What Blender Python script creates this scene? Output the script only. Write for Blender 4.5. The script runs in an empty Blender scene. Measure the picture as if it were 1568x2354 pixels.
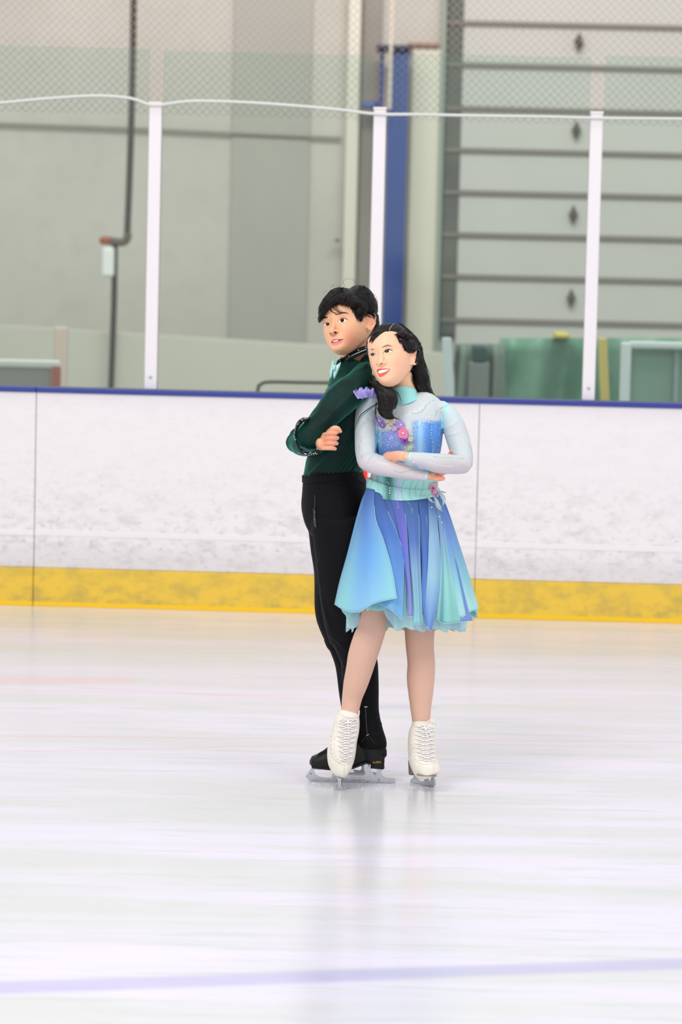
import bpy, math, random
import numpy as np
from mathutils import Vector
from mathutils.bvhtree import BVHTree
random.seed(7); RNG = np.random.RandomState(11)
C = bpy.context.scene.collection
# ------------------------------------------------------------------ camera
W, H, F = 1568, 2354, 7633.0
CZ = 1.93; PITCH = math.atan(679/F); ROLL = math.radians(1.35)
YS = 11.168                                    # distance of the skaters
fw = np.array([0, math.cos(PITCH), -math.sin(PITCH)]); r0 = np.array([1.0, 0, 0]); u0 = np.array([0, math.sin(PITCH), math.cos(PITCH)])
RT = r0*math.cos(ROLL)+u0*math.sin(ROLL); UP = u0*math.cos(ROLL)-r0*math.sin(ROLL)
CAM = np.array([0, 0, CZ])
cam = bpy.data.cameras.new('camera'); co = bpy.data.objects.new('camera', cam); C.objects.link(co)
bpy.context.scene.camera = co
from mathutils import Matrix
co.matrix_world = Matrix(((RT[0], UP[0], -fw[0], CAM[0]), (RT[1], UP[1], -fw[1], CAM[1]), (RT[2], UP[2], -fw[2], CAM[2]), (0, 0, 0, 1)))
cam.sensor_fit = 'HORIZONTAL'; cam.sensor_width = 24.0; cam.lens = 24.0*F/W
cam.dof.use_dof = True; cam.dof.focus_distance = 11.13; cam.dof.aperture_fstop = 4.0
cam.clip_end = 200
# ------------------------------------------------------------------ world, lights, exposure
sc = bpy.context.scene
sc.view_settings.view_transform = 'Standard'; sc.view_settings.look = 'None'; sc.view_settings.gamma = 1.0
sc.view_settings.use_curve_mapping = False; sc.view_settings.exposure = 0.36
sc.cycles.max_bounces = 8; sc.cycles.transparent_max_bounces = 16; sc.cycles.caustics_reflective = False; sc.cycles.caustics_refractive = False
sc.cycles.use_denoising = True
wd = bpy.data.worlds.new('rink_light'); sc.world = wd; wd.use_nodes = True
wd.node_tree.nodes['Background'].inputs[0].default_value = (0.97, 0.97, 1.0, 1); wd.node_tree.nodes['Background'].inputs[1].default_value = 0.62
def area(name, loc, look, sx, sy, e, col=(1, 1, 1)):
    l = bpy.data.lights.new(name, 'AREA'); l.shape = 'RECTANGLE'; l.size = sx; l.size_y = sy; l.energy = e; l.color = col
    o = bpy.data.objects.new(name, l); C.objects.link(o); o.location = loc
    o.rotation_euler = (Vector(look)-Vector(loc)).to_track_quat('-Z', 'Y').to_euler(); return o
area('rink_lamp', (-3.5, 5.0, 7.5), (0, 11.2, 0.8), 3.0, 3.0, 270, (1, 0.985, 0.96))
area('rink_lamp', (4.5, 6.0, 7.5), (0, 11.2, 0.8), 3.0, 3.0, 130, (0.97, 0.98, 1))
area('rink_lamp', (0.5, 14.5, 8.0), (0.5, 14.4, 0), 6.0, 1.2, 70, (1, 1, 1))
area('rink_lamp', (0.0, 21.0, 9.0), (0, 29.0, 3.5), 9.0, 1.5, 640, (1, 0.97, 0.92))

# ------------------------------------------------------------------ helpers
def rays(x, y):
    x = np.asarray(x, float); y = np.asarray(y, float)
    return fw+RT*((x-W/2)/F)[..., None]-UP*((y-H/2)/F)[..., None]
def at(x, y, Y):
    d = rays(x, y); t = np.asarray(Y)/d[..., 1]; return CAM+d*t[..., None]
def P(x, y, d=0.0): return at(x, y, YS+np.asarray(d, float))
def ice(x, y, z=0.0):
    d = rays(x, y); t = (z-CZ)/d[..., 2]; return CAM+d*t[..., None]
def proj(V):
    v = np.asarray(V)-CAM; dep = v@fw; return np.stack([W/2+F*(v@RT)/dep, H/2-F*(v@UP)/dep], -1)
M1 = 1/680.0
def norm(a): return a/(np.linalg.norm(a, axis=-1, keepdims=True)+1e-12)
def lin(c):
    c = np.asarray(c, float)/255.0
    return np.where(c <= 0.04045, c/12.92, ((c+0.055)/1.055)**2.4)
def catmull(pts, n):
    """resample control rows to n rows, Catmull-Rom, by chord length"""
    p = np.asarray(pts, float)
    if len(p) < 3:
        t = np.linspace(0, 1, n)[:, None]; return p[0]*(1-t)+p[-1]*t
    q = np.vstack([2*p[0]-p[1], p, 2*p[-1]-p[-2]])
    seg = np.linalg.norm(np.diff(p[:, :2], axis=0), axis=1)+1e-6; cum = np.concatenate([[0], np.cumsum(seg)])
    s = np.linspace(0, cum[-1], n); out = []
    for v in s:
        i = min(int(np.searchsorted(cum, v, 'right')-1), len(seg)-1); t = (v-cum[i])/seg[i]
        a, b, c, d = q[i:i+4]
        out.append(0.5*((2*b)+(-a+c)*t+(2*a-5*b+4*c-d)*t*t+(-a+3*b-3*c+d)*t**3))
    return np.array(out)
def limb3(c, ra, rb, side=None, m=24, cap=1.0, ex=2.0):
    """closed loft: centres c (n,3), radii ra in the picture plane, rb in depth"""
    c = np.asarray(c, float); ra = np.asarray(ra, float); rb = np.asarray(rb, float)
    t = norm(np.gradient(c, axis=0))
    if side is None: s = np.cross(t, np.array([0, 1.0, 0.0]))
    else: s = np.tile(np.asarray(side, float), (len(c), 1)); s = s-(s*t).sum(1, keepdims=True)*t
    s = norm(s); n = np.cross(s, t)
    C_, A, B, N, S = [], [], [], [], []
    k = [math.radians(a) for a in (75, 50, 25)]
    r0_ = min(ra[0], rb[0])*cap; r1_ = min(ra[-1], rb[-1])*cap
    for a in k: C_.append(c[0]-t[0]*r0_*math.sin(a)); A.append(ra[0]*math.cos(a)); B.append(rb[0]*math.cos(a)); S.append(s[0]); N.append(n[0])
    for i in range(len(c)): C_.append(c[i]); A.append(ra[i]); B.append(rb[i]); S.append(s[i]); N.append(n[i])
    for a in k[::-1]: C_.append(c[-1]+t[-1]*r1_*math.sin(a)); A.append(ra[-1]*math.cos(a)); B.append(rb[-1]*math.cos(a)); S.append(s[-1]); N.append(n[-1])
    C_, A, B, N, S = map(np.array, (C_, A, B, N, S))
    th = np.arange(m)/m*2*math.pi
    cs, sn = np.cos(th), np.sin(th)
    cs = np.sign(cs)*abs(cs)**(2/ex); sn = np.sign(sn)*abs(sn)**(2/ex)
    V = C_[:, None]+S[:, None]*(A[:, None]*cs)[..., None]+N[:, None]*(B[:, None]*sn)[..., None]
    n_ = len(C_); V = V.reshape(-1, 3); Fc = []
    for i in range(n_-1):
        for j in range(m):
            a = i*m+j; b = i*m+(j+1) % m; Fc.append((a, a+m, b+m, b))
    V = np.vstack([V, c[0]-t[0]*r0_, c[-1]+t[-1]*r1_]); p0 = len(V)-2; p1 = p0+1
    for j in range(m):
        Fc.append((p0, j, (j+1) % m)); Fc.append((p1, (n_-1)*m+(j+1) % m, (n_-1)*m+j))
    return V, Fc
def limb(rows, n=None, m=24, cap=1.0, ex=2.0, grow=1.0, add=0.0, side=None):
    """rows: x px, y px, depth m, half width px, half depth m"""
    n = n or 6*len(rows); r = catmull(rows, n)
    return limb3(P(r[:, 0], r[:, 1], r[:, 2]), r[:, 3]*M1*grow+add, r[:, 4]*grow+add, side, m, cap, ex)
def blob(x, y, d, rx, ry, rd, ang=0.0, nu=20, nv=14):
    c = P(x, y, d); a = math.radians(ang); ex = np.array([math.cos(a), 0, -math.sin(a)]); ez = np.array([math.sin(a), 0, math.cos(a)]); ey = np.array([0, 1.0, 0])
    V = [c+ez*ry*M1]; Fc = []
    for i in range(1, nv):
        t = math.pi*i/nv
        for j in range(nu):
            u = 2*math.pi*j/nu
            V.append(c+ez*ry*M1*math.cos(t)+ex*rx*M1*math.sin(t)*math.cos(u)+ey*rd*math.sin(t)*math.sin(u))
    V.append(c-ez*ry*M1)
    for j in range(nu): Fc.append((0, 1+j, 1+(j+1) % nu)); Fc.append((len(V)-1, 1+(nv-2)*nu+(j+1) % nu, 1+(nv-2)*nu+j))
    for i in range(nv-2):
        for j in range(nu): Fc.append((1+i*nu+j, 1+(i+1)*nu+j, 1+(i+1)*nu+(j+1) % nu, 1+i*nu+(j+1) % nu))
    return np.array(V), Fc
def join(parts):
    V, Fc, o = [], [], 0
    for v, f in parts:
        V.append(np.asarray(v)); Fc += [tuple(i+o for i in q) for q in f]; o += len(v)
    return np.vstack(V), Fc
def raw(name, V, Fc):
    me = bpy.data.meshes.new(name); me.from_pydata([tuple(v) for v in V], [], Fc); me.update(); return me
def fuse(parts, vox=0.003, it=4):
    me = raw('t', *join(parts)); o = bpy.data.objects.new('t', me); C.objects.link(o)
    m = o.modifiers.new('r', 'REMESH'); m.mode = 'VOXEL'; m.voxel_size = vox; m.use_smooth_shade = True
    if it: s = o.modifiers.new('s', 'SMOOTH'); s.factor = 0.5; s.iterations = it
    dg = bpy.context.evaluated_depsgraph_get(); e = o.evaluated_get(dg); m2 = e.to_mesh()
    V = np.empty(len(m2.vertices)*3); m2.vertices.foreach_get('co', V); V = V.reshape(-1, 3).copy()
    L = np.empty(len(m2.loops), int); m2.loops.foreach_get('vertex_index', L)
    st = np.empty(len(m2.polygons), int); m2.polygons.foreach_get('loop_start', st)
    tt = np.empty(len(m2.polygons), int); m2.polygons.foreach_get('loop_total', tt)
    Fc = [tuple(int(k) for k in L[a:a+b]) for a, b in zip(st, tt)]
    e.to_mesh_clear(); bpy.data.objects.remove(o); bpy.data.meshes.remove(me)
    return V, Fc
def vnormals(V, Fc):
    me = raw('t', V, Fc); n = np.empty(len(V)*3); me.vertices.foreach_get('normal', n); bpy.data.meshes.remove(me); return n.reshape(-1, 3)
def mk(name, V, Fc, mat, parent=None, col=None, smooth=True):
    me = raw(name, V, Fc)
    if smooth: me.polygons.foreach_set('use_smooth', [True]*len(me.polygons))
    if col is not None:
        a = me.color_attributes.new('Col', 'FLOAT_COLOR', 'POINT'); c = np.ones((len(V), 4)); c[:, :3] = col
        a.data.foreach_set('color', c.ravel())
    me.materials.append(mat); o = bpy.data.objects.new(name, me); C.objects.link(o)
    if parent: o.parent = parent
    return o
def tag(o, label=None, cat=None, group=None, kind=None):
    if label: o['label'] = label
    if cat: o['category'] = cat
    if group: o['group'] = group
    if kind: o['kind'] = kind
    return o
def empty(name, label, cat, loc=(0, 0, 0), group=None, kind=None):
    o = bpy.data.objects.new(name, None); C.objects.link(o); o.location = tuple(loc); o.empty_display_size = 0.1
    return tag(o, label, cat, group, kind)
def under(o, parent):
    """parent keeping the world place (parents are unrotated empties)"""
    o.parent = parent; o.matrix_parent_inverse = Matrix.Translation(-Vector(parent.location)); return o
def bvh(V, Fc): return BVHTree.FromPolygons([Vector(v) for v in V], Fc)
def cast(b, x, y):
    """the point seen at a pixel on a surface, and its normal"""
    h = b.ray_cast(Vector(CAM), Vector(rays(x, y)))
    if h[0] is None: return None, None
    n = np.array(h[1]); 
    if n@rays(x, y) > 0: n = -n
    return np.array(h[0]), n
def box(x0, x1, y0, y1, z0, z1):
    V = np.array([(x, y, z) for x in (x0, x1) for y in (y0, y1) for z in (z0, z1)])
    return V, [(0, 1, 3, 2), (4, 6, 7, 5), (0, 4, 5, 1), (2, 3, 7, 6), (0, 2, 6, 4), (1, 5, 7, 3)]
def tube(pts, rad, m=6):
    pts = np.asarray(pts, float); rad = np.ones(len(pts))*np.asarray(rad)
    return limb3(pts, rad, rad, None, m)
def bevel(o, w=0.005, s=2):
    b = o.modifiers.new('b', 'BEVEL'); b.width = w; b.segments = s; b.limit_method = 'ANGLE'; return o
def thick(o, t=0.002, off=0):
    s = o.modifiers.new('s', 'SOLIDIFY'); s.thickness = t; s.offset = off; return o
def prism(poly, y0, y1):
    """polygon in (x,z) metres extruded in y"""
    n = len(poly); V = [(x, y0, z) for x, z in poly]+[(x, y1, z) for x, z in poly]
    return np.array(V), [tuple(range(n)), tuple(range(2*n-1, n-1, -1))]+[(i, i+n, (i+1) % n+n, (i+1) % n) for i in range(n)]

def mat(name, col=None, rough=0.5, spec=0.5, metal=0.0, sheen=0.0, sss=0.0, trans=0.0, tint=None, coat=0, noise=None, bump=None, alpha=1.0):
    m = bpy.data.materials.new(name); m.use_nodes = True; nt = m.node_tree; b = nt.nodes['Principled BSDF']; out = nt.nodes['Material Output']
    b.inputs['Roughness'].default_value = rough; b.inputs['Specular IOR Level'].default_value = spec; b.inputs['Metallic'].default_value = metal
    if sheen: b.inputs['Sheen Weight'].default_value = sheen; b.inputs['Sheen Roughness'].default_value = 0.35; b.inputs['Sheen Tint'].default_value = (*(tint or (1, 1, 1)), 1)
    if coat: b.inputs['Coat Weight'].default_value = coat
    if sss: b.inputs['Subsurface Weight'].default_value = sss; b.inputs['Subsurface Radius'].default_value = (0.010, 0.004, 0.002); b.inputs['Subsurface Scale'].default_value = 1.0
    if alpha < 1: b.inputs['Alpha'].default_value = alpha
    src = None
    if col is None:
        a = nt.nodes.new('ShaderNodeVertexColor'); a.layer_name = 'Col'; src = a.outputs[0]
        nt.links.new(src, b.inputs['Base Color'])
    else: b.inputs['Base Color'].default_value = (*col, 1)
    if noise:   # (scale, strength)
        tc = nt.nodes.new('ShaderNodeTexCoord'); nz = nt.nodes.new('ShaderNodeTexNoise'); nz.inputs['Scale'].default_value = noise[0]; nz.inputs['Detail'].default_value = 4
        nt.links.new(tc.outputs['Object'], nz.inputs['Vector'])
        mr = nt.nodes.new('ShaderNodeMapRange'); mr.inputs[1].default_value = 0.3; mr.inputs[2].default_value = 0.7; mr.inputs[3].default_value = 1-noise[1]; mr.inputs[4].default_value = 1+noise[1]*0.4
        nt.links.new(nz.outputs[0], mr.inputs[0])
        mx = nt.nodes.new('ShaderNodeVectorMath'); mx.operation = 'SCALE'
        if src: nt.links.new(src, mx.inputs[0])
        else: mx.inputs[0].default_value = col
        nt.links.new(mr.outputs[0], mx.inputs['Scale']); nt.links.new(mx.outputs[0], b.inputs['Base Color']); src = mx.outputs[0]
    if bump:
        tc = nt.nodes.new('ShaderNodeTexCoord'); nz = nt.nodes.new('ShaderNodeTexNoise'); nz.inputs['Scale'].default_value = bump[0]
        nt.links.new(tc.outputs['Object'], nz.inputs['Vector']); bp = nt.nodes.new('ShaderNodeBump'); bp.inputs['Strength'].default_value = bump[1]; bp.inputs['Distance'].default_value = 0.002
        nt.links.new(nz.outputs[0], bp.inputs['Height']); nt.links.new(bp.outputs[0], b.inputs['Normal'])
    if trans:
        t = nt.nodes.new('ShaderNodeBsdfTranslucent'); mixn = nt.nodes.new('ShaderNodeMixShader'); mixn.inputs[0].default_value = trans
        if src: nt.links.new(src, t.inputs[0])
        else: t.inputs[0].default_value = (*col, 1)
        nt.links.new(b.outputs[0], mixn.inputs[1]); nt.links.new(t.outputs[0], mixn.inputs[2]); nt.links.new(mixn.outputs[0], out.inputs[0])
    return m
def L(*c): return tuple(lin(c))

# ------------------------------------------------------------------ the rink: materials
def nodes(name):
    m = bpy.data.materials.new(name); m.use_nodes = True; return m, m.node_tree, m.node_tree.nodes['Principled BSDF']
def mathn(nt, op, a, b=None, c=None):
    n = nt.nodes.new('ShaderNodeMath'); n.operation = op
    for i, v in enumerate((a, b, c)):
        if v is None: continue
        if isinstance(v, (int, float)): n.inputs[i].default_value = v
        else: nt.links.new(v, n.inputs[i])
    return n.outputs[0]
def mixc(nt, fac, a, b):
    n = nt.nodes.new('ShaderNodeMix'); n.data_type = 'RGBA'
    for i, v in ((0, fac), (6, a), (7, b)):
        if isinstance(v, (int, float)): n.inputs[i].default_value = v
        elif isinstance(v, tuple): n.inputs[i].default_value = (*v, 1)
        else: nt.links.new(v, n.inputs[i])
    return n.outputs[2]
def noisen(nt, vec, scale, detail=4, sc3=(1, 1, 1), rot=0.0, rough=0.5):
    mp = nt.nodes.new('ShaderNodeMapping'); mp.inputs['Scale'].default_value = sc3; mp.inputs['Rotation'].default_value = (0, 0, rot)
    nt.links.new(vec, mp.inputs[0]); n = nt.nodes.new('ShaderNodeTexNoise'); n.inputs['Scale'].default_value = scale; n.inputs['Detail'].default_value = detail; n.inputs['Roughness'].default_value = rough
    nt.links.new(mp.outputs[0], n.inputs['Vector']); return n.outputs[0]
def ramp(nt, v, a, b, lo=0.0, hi=1.0):
    n = nt.nodes.new('ShaderNodeMapRange'); n.interpolation_type = 'SMOOTHSTEP'
    for i, q in ((1, a), (2, b), (3, lo), (4, hi)): n.inputs[i].default_value = q
    nt.links.new(v, n.inputs[0]); return n.outputs[0]
mi, nt, b = nodes('ice')
geo = nt.nodes.new('ShaderNodeNewGeometry'); pos = geo.outputs['Position']
sep = nt.nodes.new('ShaderNodeSeparateXYZ'); nt.links.new(pos, sep.inputs[0]); X, Y = sep.outputs[0], sep.outputs[1]
n1 = noisen(nt, pos, 1.0, 5, (0.5, 3.2, 1), 0.04); n2 = noisen(nt, pos, 2.2, 6, (0.9, 7.0, 1), -0.12, 0.6); n3 = noisen(nt, pos, 30, 5, (1, 3, 1), 0.3, 0.7)
colr = mixc(nt, ramp(nt, n1, 0.36, 0.66), L(222, 222, 224), L(237, 230, 247))
colr = mixc(nt, ramp(nt, n2, 0.50, 0.66, 0, 0.65), colr, L(208, 214, 211))
colr = mixc(nt, mathn(nt, 'MULTIPLY', ramp(nt, n3, 0.60, 0.72), ramp(nt, n2, 0.35, 0.5, 0.6, 0)), colr, L(253, 252, 255))
def stroke(p, q, w, fac, colour, soft=0.5, cut=None):
    """a painted line frozen under the ice from p to q (pixels), w metres wide"""
    global colr
    a = ice(*p); c = ice(*q); dx, dy = c[0]-a[0], c[1]-a[1]; Ln = math.hypot(dx, dy); nx, ny = -dy/Ln, dx/Ln
    dist = mathn(nt, 'ADD', mathn(nt, 'MULTIPLY', mathn(nt, 'SUBTRACT', X, float(a[0])), nx), mathn(nt, 'MULTIPLY', mathn(nt, 'SUBTRACT', Y, float(a[1])), ny))
    wob = mathn(nt, 'MULTIPLY', mathn(nt, 'SUBTRACT', n1, 0.5), w*0.3)
    dist = mathn(nt, 'ABSOLUTE', mathn(nt, 'ADD', dist, wob))
    f = ramp(nt, dist, w*0.5*soft, w*0.5, fac, 0)
    if cut:
        along = mathn(nt, 'ADD', mathn(nt, 'MULTIPLY', mathn(nt, 'SUBTRACT', X, float(a[0])), dx/Ln), mathn(nt, 'MULTIPLY', mathn(nt, 'SUBTRACT', Y, float(a[1])), dy/Ln))
        f = mathn(nt, 'MULTIPLY', f, ramp(nt, along, Ln*0.9, Ln*1.02, 1, 0)); f = mathn(nt, 'MULTIPLY', f, ramp(nt, along, -Ln*0.02, Ln*0.1, 0, 1))
    f = mathn(nt, 'MULTIPLY', f, ramp(nt, n2, 0.3, 0.7, 1.0, 0.75))
    colr = mixc(nt, f, colr, colour)
stroke((0, 2270), (1568, 2216), 0.19, 0.5, L(165, 156, 226), 0.35)
stroke((-200, 1565), (330, 1565), 0.33, 0.5, L(250, 190, 205), 0.2, True)
stroke((-40, 1586), (700, 1600), 0.10, 0.28, L(240, 190, 205), 0.2, True)
stroke((200, 1582), (900, 1618), 0.10, 0.28, L(240, 190, 205), 0.2, True)
stroke((-50, 1692), (1600, 1706), 0.06, 0.33, L(235, 165, 180), 0.2)
stroke((-50, 1730), (900, 1708), 0.05, 0.30, L(235, 165, 180), 0.2, True)
stroke((860, 1626), (1010, 1626), 0.17, 0.45, L(185, 180, 235), 0.2, True)
nt.links.new(colr, b.inputs['Base Color'])
nt.links.new(ramp(nt, n2, 0.3, 0.7, 0.05, 0.22), b.inputs['Roughness']); b.inputs['IOR'].default_value = 1.31
bp = nt.nodes.new('ShaderNodeBump'); bp.inputs['Strength'].default_value = 0.25; bp.inputs['Distance'].default_value = 0.002
nt.links.new(n3, bp.inputs['Height']); nt.links.new(bp.outputs[0], b.inputs['Normal'])
V, Fc = box(-14, 14, 4.0, 16.6, -0.05, 0.0)
tag(mk('floor', V, Fc, mi, smooth=False), kind='structure')
V, Fc = box(-14, 14, 16.6, 31.0, -0.08, -0.02)
tag(mk('floor_concourse', V, Fc, mat('concourse floor', L(150, 150, 146), 0.7), smooth=False), kind='structure')

# boards: measured line along the foot of the boards
A0 = ice(0, 1390); A1 = ice(1568, 1433); bd = (A1-A0)/(A1[0]-A0[0])          # per metre of x
yaw = math.atan2(bd[1], 1.0)
def bx(xpx, ypx=1400):                                                     # board x at a pixel column
    d = rays(xpx, ypx); k = (A0[1]-bd[1]*A0[0])/(d[1]-bd[1]*d[0]); return k*d[0]
def bp3(x, y=0.0, z=0.0):                                                  # rotate into the board line: x along, y behind
    return np.stack([np.asarray(x, float)-np.asarray(y)*bd[1], A0[1]+bd[1]*(np.asarray(x)-A0[0])+np.asarray(y), np.asarray(z)+np.asarray(x)*0.0], -1)
def bbox(x0, x1, y0, y1, z0, z1, lean=0.0):
    V, Fc = box(x0, x1, y0, y1, z0, z1); return bp3(V[:, 0], V[:, 1], V[:, 2]), Fc
mb, nt, b = nodes('white board plastic')
geo = nt.nodes.new('ShaderNodeNewGeometry'); pos = geo.outputs['Position']; sep = nt.nodes.new('ShaderNodeSeparateXYZ'); nt.links.new(pos, sep.inputs[0])
na = noisen(nt, pos, 7.0, 7, (1.3, 1, 2.6), 0, 0.72); nb_ = noisen(nt, pos, 26, 5, (1, 1, 1.5), 0, 0.65)
zf = ramp(nt, sep.outputs[2], 0.16, 0.80, 1.0, 0.12)
f = mathn(nt, 'MULTIPLY', ramp(nt, na, 0.44, 0.70), zf); f2 = mathn(nt, 'MULTIPLY', ramp(nt, nb_, 0.52, 0.72), zf)
cc = mixc(nt, mathn(nt, 'MULTIPLY', f, 0.55), L(243, 238, 237), L(180, 178, 178)); cc = mixc(nt, mathn(nt, 'MULTIPLY', f2, 0.5), cc, L(145, 143, 148))
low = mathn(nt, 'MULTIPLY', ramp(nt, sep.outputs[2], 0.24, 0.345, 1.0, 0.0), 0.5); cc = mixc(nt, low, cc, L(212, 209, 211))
nt.links.new(cc, b.inputs['Base Color']); b.inputs['Roughness'].default_value = 0.45
my, nt, b = nodes('yellow kick plate')
geo = nt.nodes.new('ShaderNodeNewGeometry'); pos = geo.outputs['Position']; sep = nt.nodes.new('ShaderNodeSeparateXYZ'); nt.links.new(pos, sep.inputs[0])
na = noisen(nt, pos, 9, 6, (1, 1, 1.5), 0, 0.65)
g = mathn(nt, 'MULTIPLY', ramp(nt, na, 0.40, 0.66), ramp(nt, sep.outputs[2], 0.0, 0.18, 0.75, 0.45))
cc = mixc(nt, g, L(240, 200, 66), L(184, 164, 84))
cc = mixc(nt, ramp(nt, sep.outputs[2], 0.018, 0.026, 1.0, 0.0), cc, L(250, 205, 10))
nt.links.new(cc, b.inputs['Base Color']); b.inputs['Roughness'].default_value = 0.4
mledge = mat('clean ledge plastic', L(243, 238, 236), .4)
mblue = mat('blue cap rail plastic', L(52, 66, 150), 0.35)
seams = [-6.5, bx(76), bx(1090), 6.5]
names = ['scuffed white rink board at the left, left of the first seam', 'long white rink board behind the two skaters', 'white rink board at the right, beyond the seam right of the girl']
for i in range(3):
    x0, x1 = seams[i]+0.0015, seams[i+1]-0.0015
    e = empty('rink_board', names[i], 'rink board', bp3((x0+x1)/2), 'boards around the ice')
    under(bevel(mk('board_face', *bbox(x0, x1, 0.0, 0.025, 0.188, 1.045), mb, smooth=False), 0.003), e)
    under(bevel(mk('ledge', *bbox(x0, x1, -0.003, 0.0, 0.345, 0.372), mledge, smooth=False), 0.002), e)
    under(bevel(mk('kick_plate', *bbox(x0, x1, -0.012, 0.02, 0.0, 0.187), my, smooth=False), 0.003), e)
    under(bevel(mk('cap_rail', *bbox(x0, x1, -0.015, 0.13, 1.046, 1.069), mblue, smooth=False), 0.005), e)
    under(mk('backing', *bbox(x0, x1, 0.03, 0.11, 0.0, 1.045), mat('galvanised backing', L(190, 190, 190), 0.5), smooth=False), e)
tag(mk('red_board_stripe', *bbox(bx(826), bx(838), -0.002, 0.0, 0.60, 0.745), mat('red stripe', L(250, 50, 40), 0.4), smooth=False), 'small red mark on the white board between the two skaters at waist height', 'mark')

# glass, posts, net and rope
mpost = mat('white post paint', L(243, 238, 238), 0.35)
mg = bpy.data.materials.new('tinted rink glass'); mg.use_nodes = True; nt = mg.node_tree; nt.nodes.clear()
out = nt.nodes.new('ShaderNodeOutputMaterial'); tr = nt.nodes.new('ShaderNodeBsdfTransparent'); tr.inputs[0].default_value = (0.90, 0.955, 0.93, 1)
gl = nt.nodes.new('ShaderNodeBsdfGlossy'); gl.inputs['Roughness'].default_value = 0.08; gl.inputs[0].default_value = (1, 1, 1, 1)
mxs = nt.nodes.new('ShaderNodeMixShader'); fr = nt.nodes.new('ShaderNodeFresnel'); fr.inputs[0].default_value = 1.45
nt.links.new(fr.outputs[0], mxs.inputs[0]); nt.links.new(tr.outputs[0], mxs.inputs[1]); nt.links.new(gl.outputs[0], mxs.inputs[2]); nt.links.new(mxs.outputs[0], out.inputs[0])
def byz(xpx, ypx, yo=0.06):                                                 # board-line z at a pixel
    d = rays(xpx, ypx); k = (A0[1]+yo-bd[1]*A0[0])/(d[1]-bd[1]*d[0]); return CZ+k*d[2]
px_posts = [(350.5, 240, 890, 'white glass post at the left of the photo, near the dark pipe'), (866, 252, 900, 'white glass post right behind the boy\'s head, beside the blue column'), (1364, 262, 920, 'white glass post at the right, in front of the green tarpaulin')]
PX = []
mbolt = mat('bolt steel', L(190, 188, 192), 0.4, metal=0.6)
for cxp, t, bt, lb in px_posts:
    x = bx(cxp, 560); PX.append(x); z1 = byz(cxp, t)
    e = empty('glass_post', lb, 'post', bp3(x, 0.06, 1.069), 'white posts between the glass panes')
    under(bevel(mk('post_channel', *bbox(x-0.031, x+0.031, 0.03, 0.085, 1.069, float(z1)), mpost, smooth=False), 0.006), e)
    under(bevel(mk('post_cap', *bbox(x-0.033, x+0.033, 0.028, 0.087, float(z1), float(z1)+0.012), mpost, smooth=False), 0.004), e)
    V, Fc = blob(0, 0, 0, 5, 5, 0.004); under(mk('bolt', V-P(0, 0, 0)+bp3(x, 0.028, 1.13), Fc, mbolt), e)
gx = [-4.6]+PX+[4.6]
lbl = ['tall clear glass pane at the far left of the photo, over the white boards', 'tall clear glass pane between the left post and the post behind the boy', 'tall clear glass pane between the blue column post and the right post', 'tall clear glass pane at the far right, in front of the white gate frame']
ztop = [byz(150, 108), byz(600, 122), byz(1150, 128), byz(1480, 130)]
for i in range(4):
    x0 = gx[i]+(0.034 if i else 0); x1 = gx[i+1]-(0.034 if i < 3 else 0)
    tag(mk('rink_glass', *bbox(x0, x1, 0.052, 0.064, 1.069, float(ztop[i])), mg, smooth=False), lbl[i], 'glass pane', 'glass panes above the boards')
mnet = mat('net twine', L(165, 160, 150), 0.8); parts = []
pz0 = lambda x: 2.40+0.0*x
p_ = 0.040; zlo, zhi = 2.40, 3.3
for sgn in (-1, 1):
    s = -4.2-(zhi-zlo)
    while s < 4.2+(zhi-zlo):
        a, c = (s, zlo), (s+sgn*(zhi-zlo), zhi)
        parts.append((bp3(np.array([a[0]-.0010, a[0]+.0010, c[0]+.0010, c[0]-.0010]), 0.11+0.0012*sgn, np.array([a[1], a[1], c[1], c[1]])), [(0, 1, 2, 3)]))
        s += p_
o = thick(mk('safety_net', *join(parts), mnet, smooth=False), 0.002)
tag(o, 'fine diamond mesh safety net hanging above the glass posts', 'net', kind='stuff')
rp = [(-250, 250), (-100, 242), (0, 236), (110, 226), (220, 220), (300, 226), (350, 242), (400, 236), (450, 232), (560, 235), (680, 243), (780, 252), (866, 262), (960, 263), (1100, 266), (1250, 268), (1364, 271), (1450, 272), (1568, 273), (1800, 276)]
rr = catmull(rp, 120); pts = np.array([bp3(bx(a, b_), 0.022, byz(a, b_, 0.022)) for a, b_ in rr])
tag(mk('net_rope', *tube(pts, 0.0075, 8), mat('white rope', L(225, 226, 218), 0.7)), 'thin white rope sagging along the bottom edge of the net', 'rope')

# hall behind the glass
YW = 30.0
def wbox(x0, x1, y0, y1, Ya, Yb, square=True):
    """box whose front face fills a pixel rectangle at depth Ya"""
    a = at(x0, (y0+y1)/2, Ya); c = at(x1, (y0+y1)/2, Ya); t = at((x0+x1)/2, y0, Ya); g = at((x0+x1)/2, y1, Ya)
    return box(a[0], c[0], Ya, Yb, -0.02 if y1 >= 980 else g[2], t[2])
mw, nt, b = nodes('painted block wall')
geo = nt.nodes.new('ShaderNodeNewGeometry'); n1 = noisen(nt, geo.outputs['Position'], 0.45, 4); n2 = noisen(nt, geo.outputs['Position'], 6, 3)
cc = mixc(nt, ramp(nt, n1, 0.3, 0.7), L(190, 183, 174), L(202, 195, 186)); cc = mixc(nt, ramp(nt, n2, 0.45, 0.7, 0, 0.2), cc, L(176, 170, 158)); nt.links.new(cc, b.inputs['Base Color']); b.inputs['Roughness'].default_value = 0.8
V, Fc = box(-12, 12, YW, YW+0.3, -0.05, 7.5); tag(mk('wall_far', V, Fc, mw, smooth=False), kind='structure')
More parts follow.
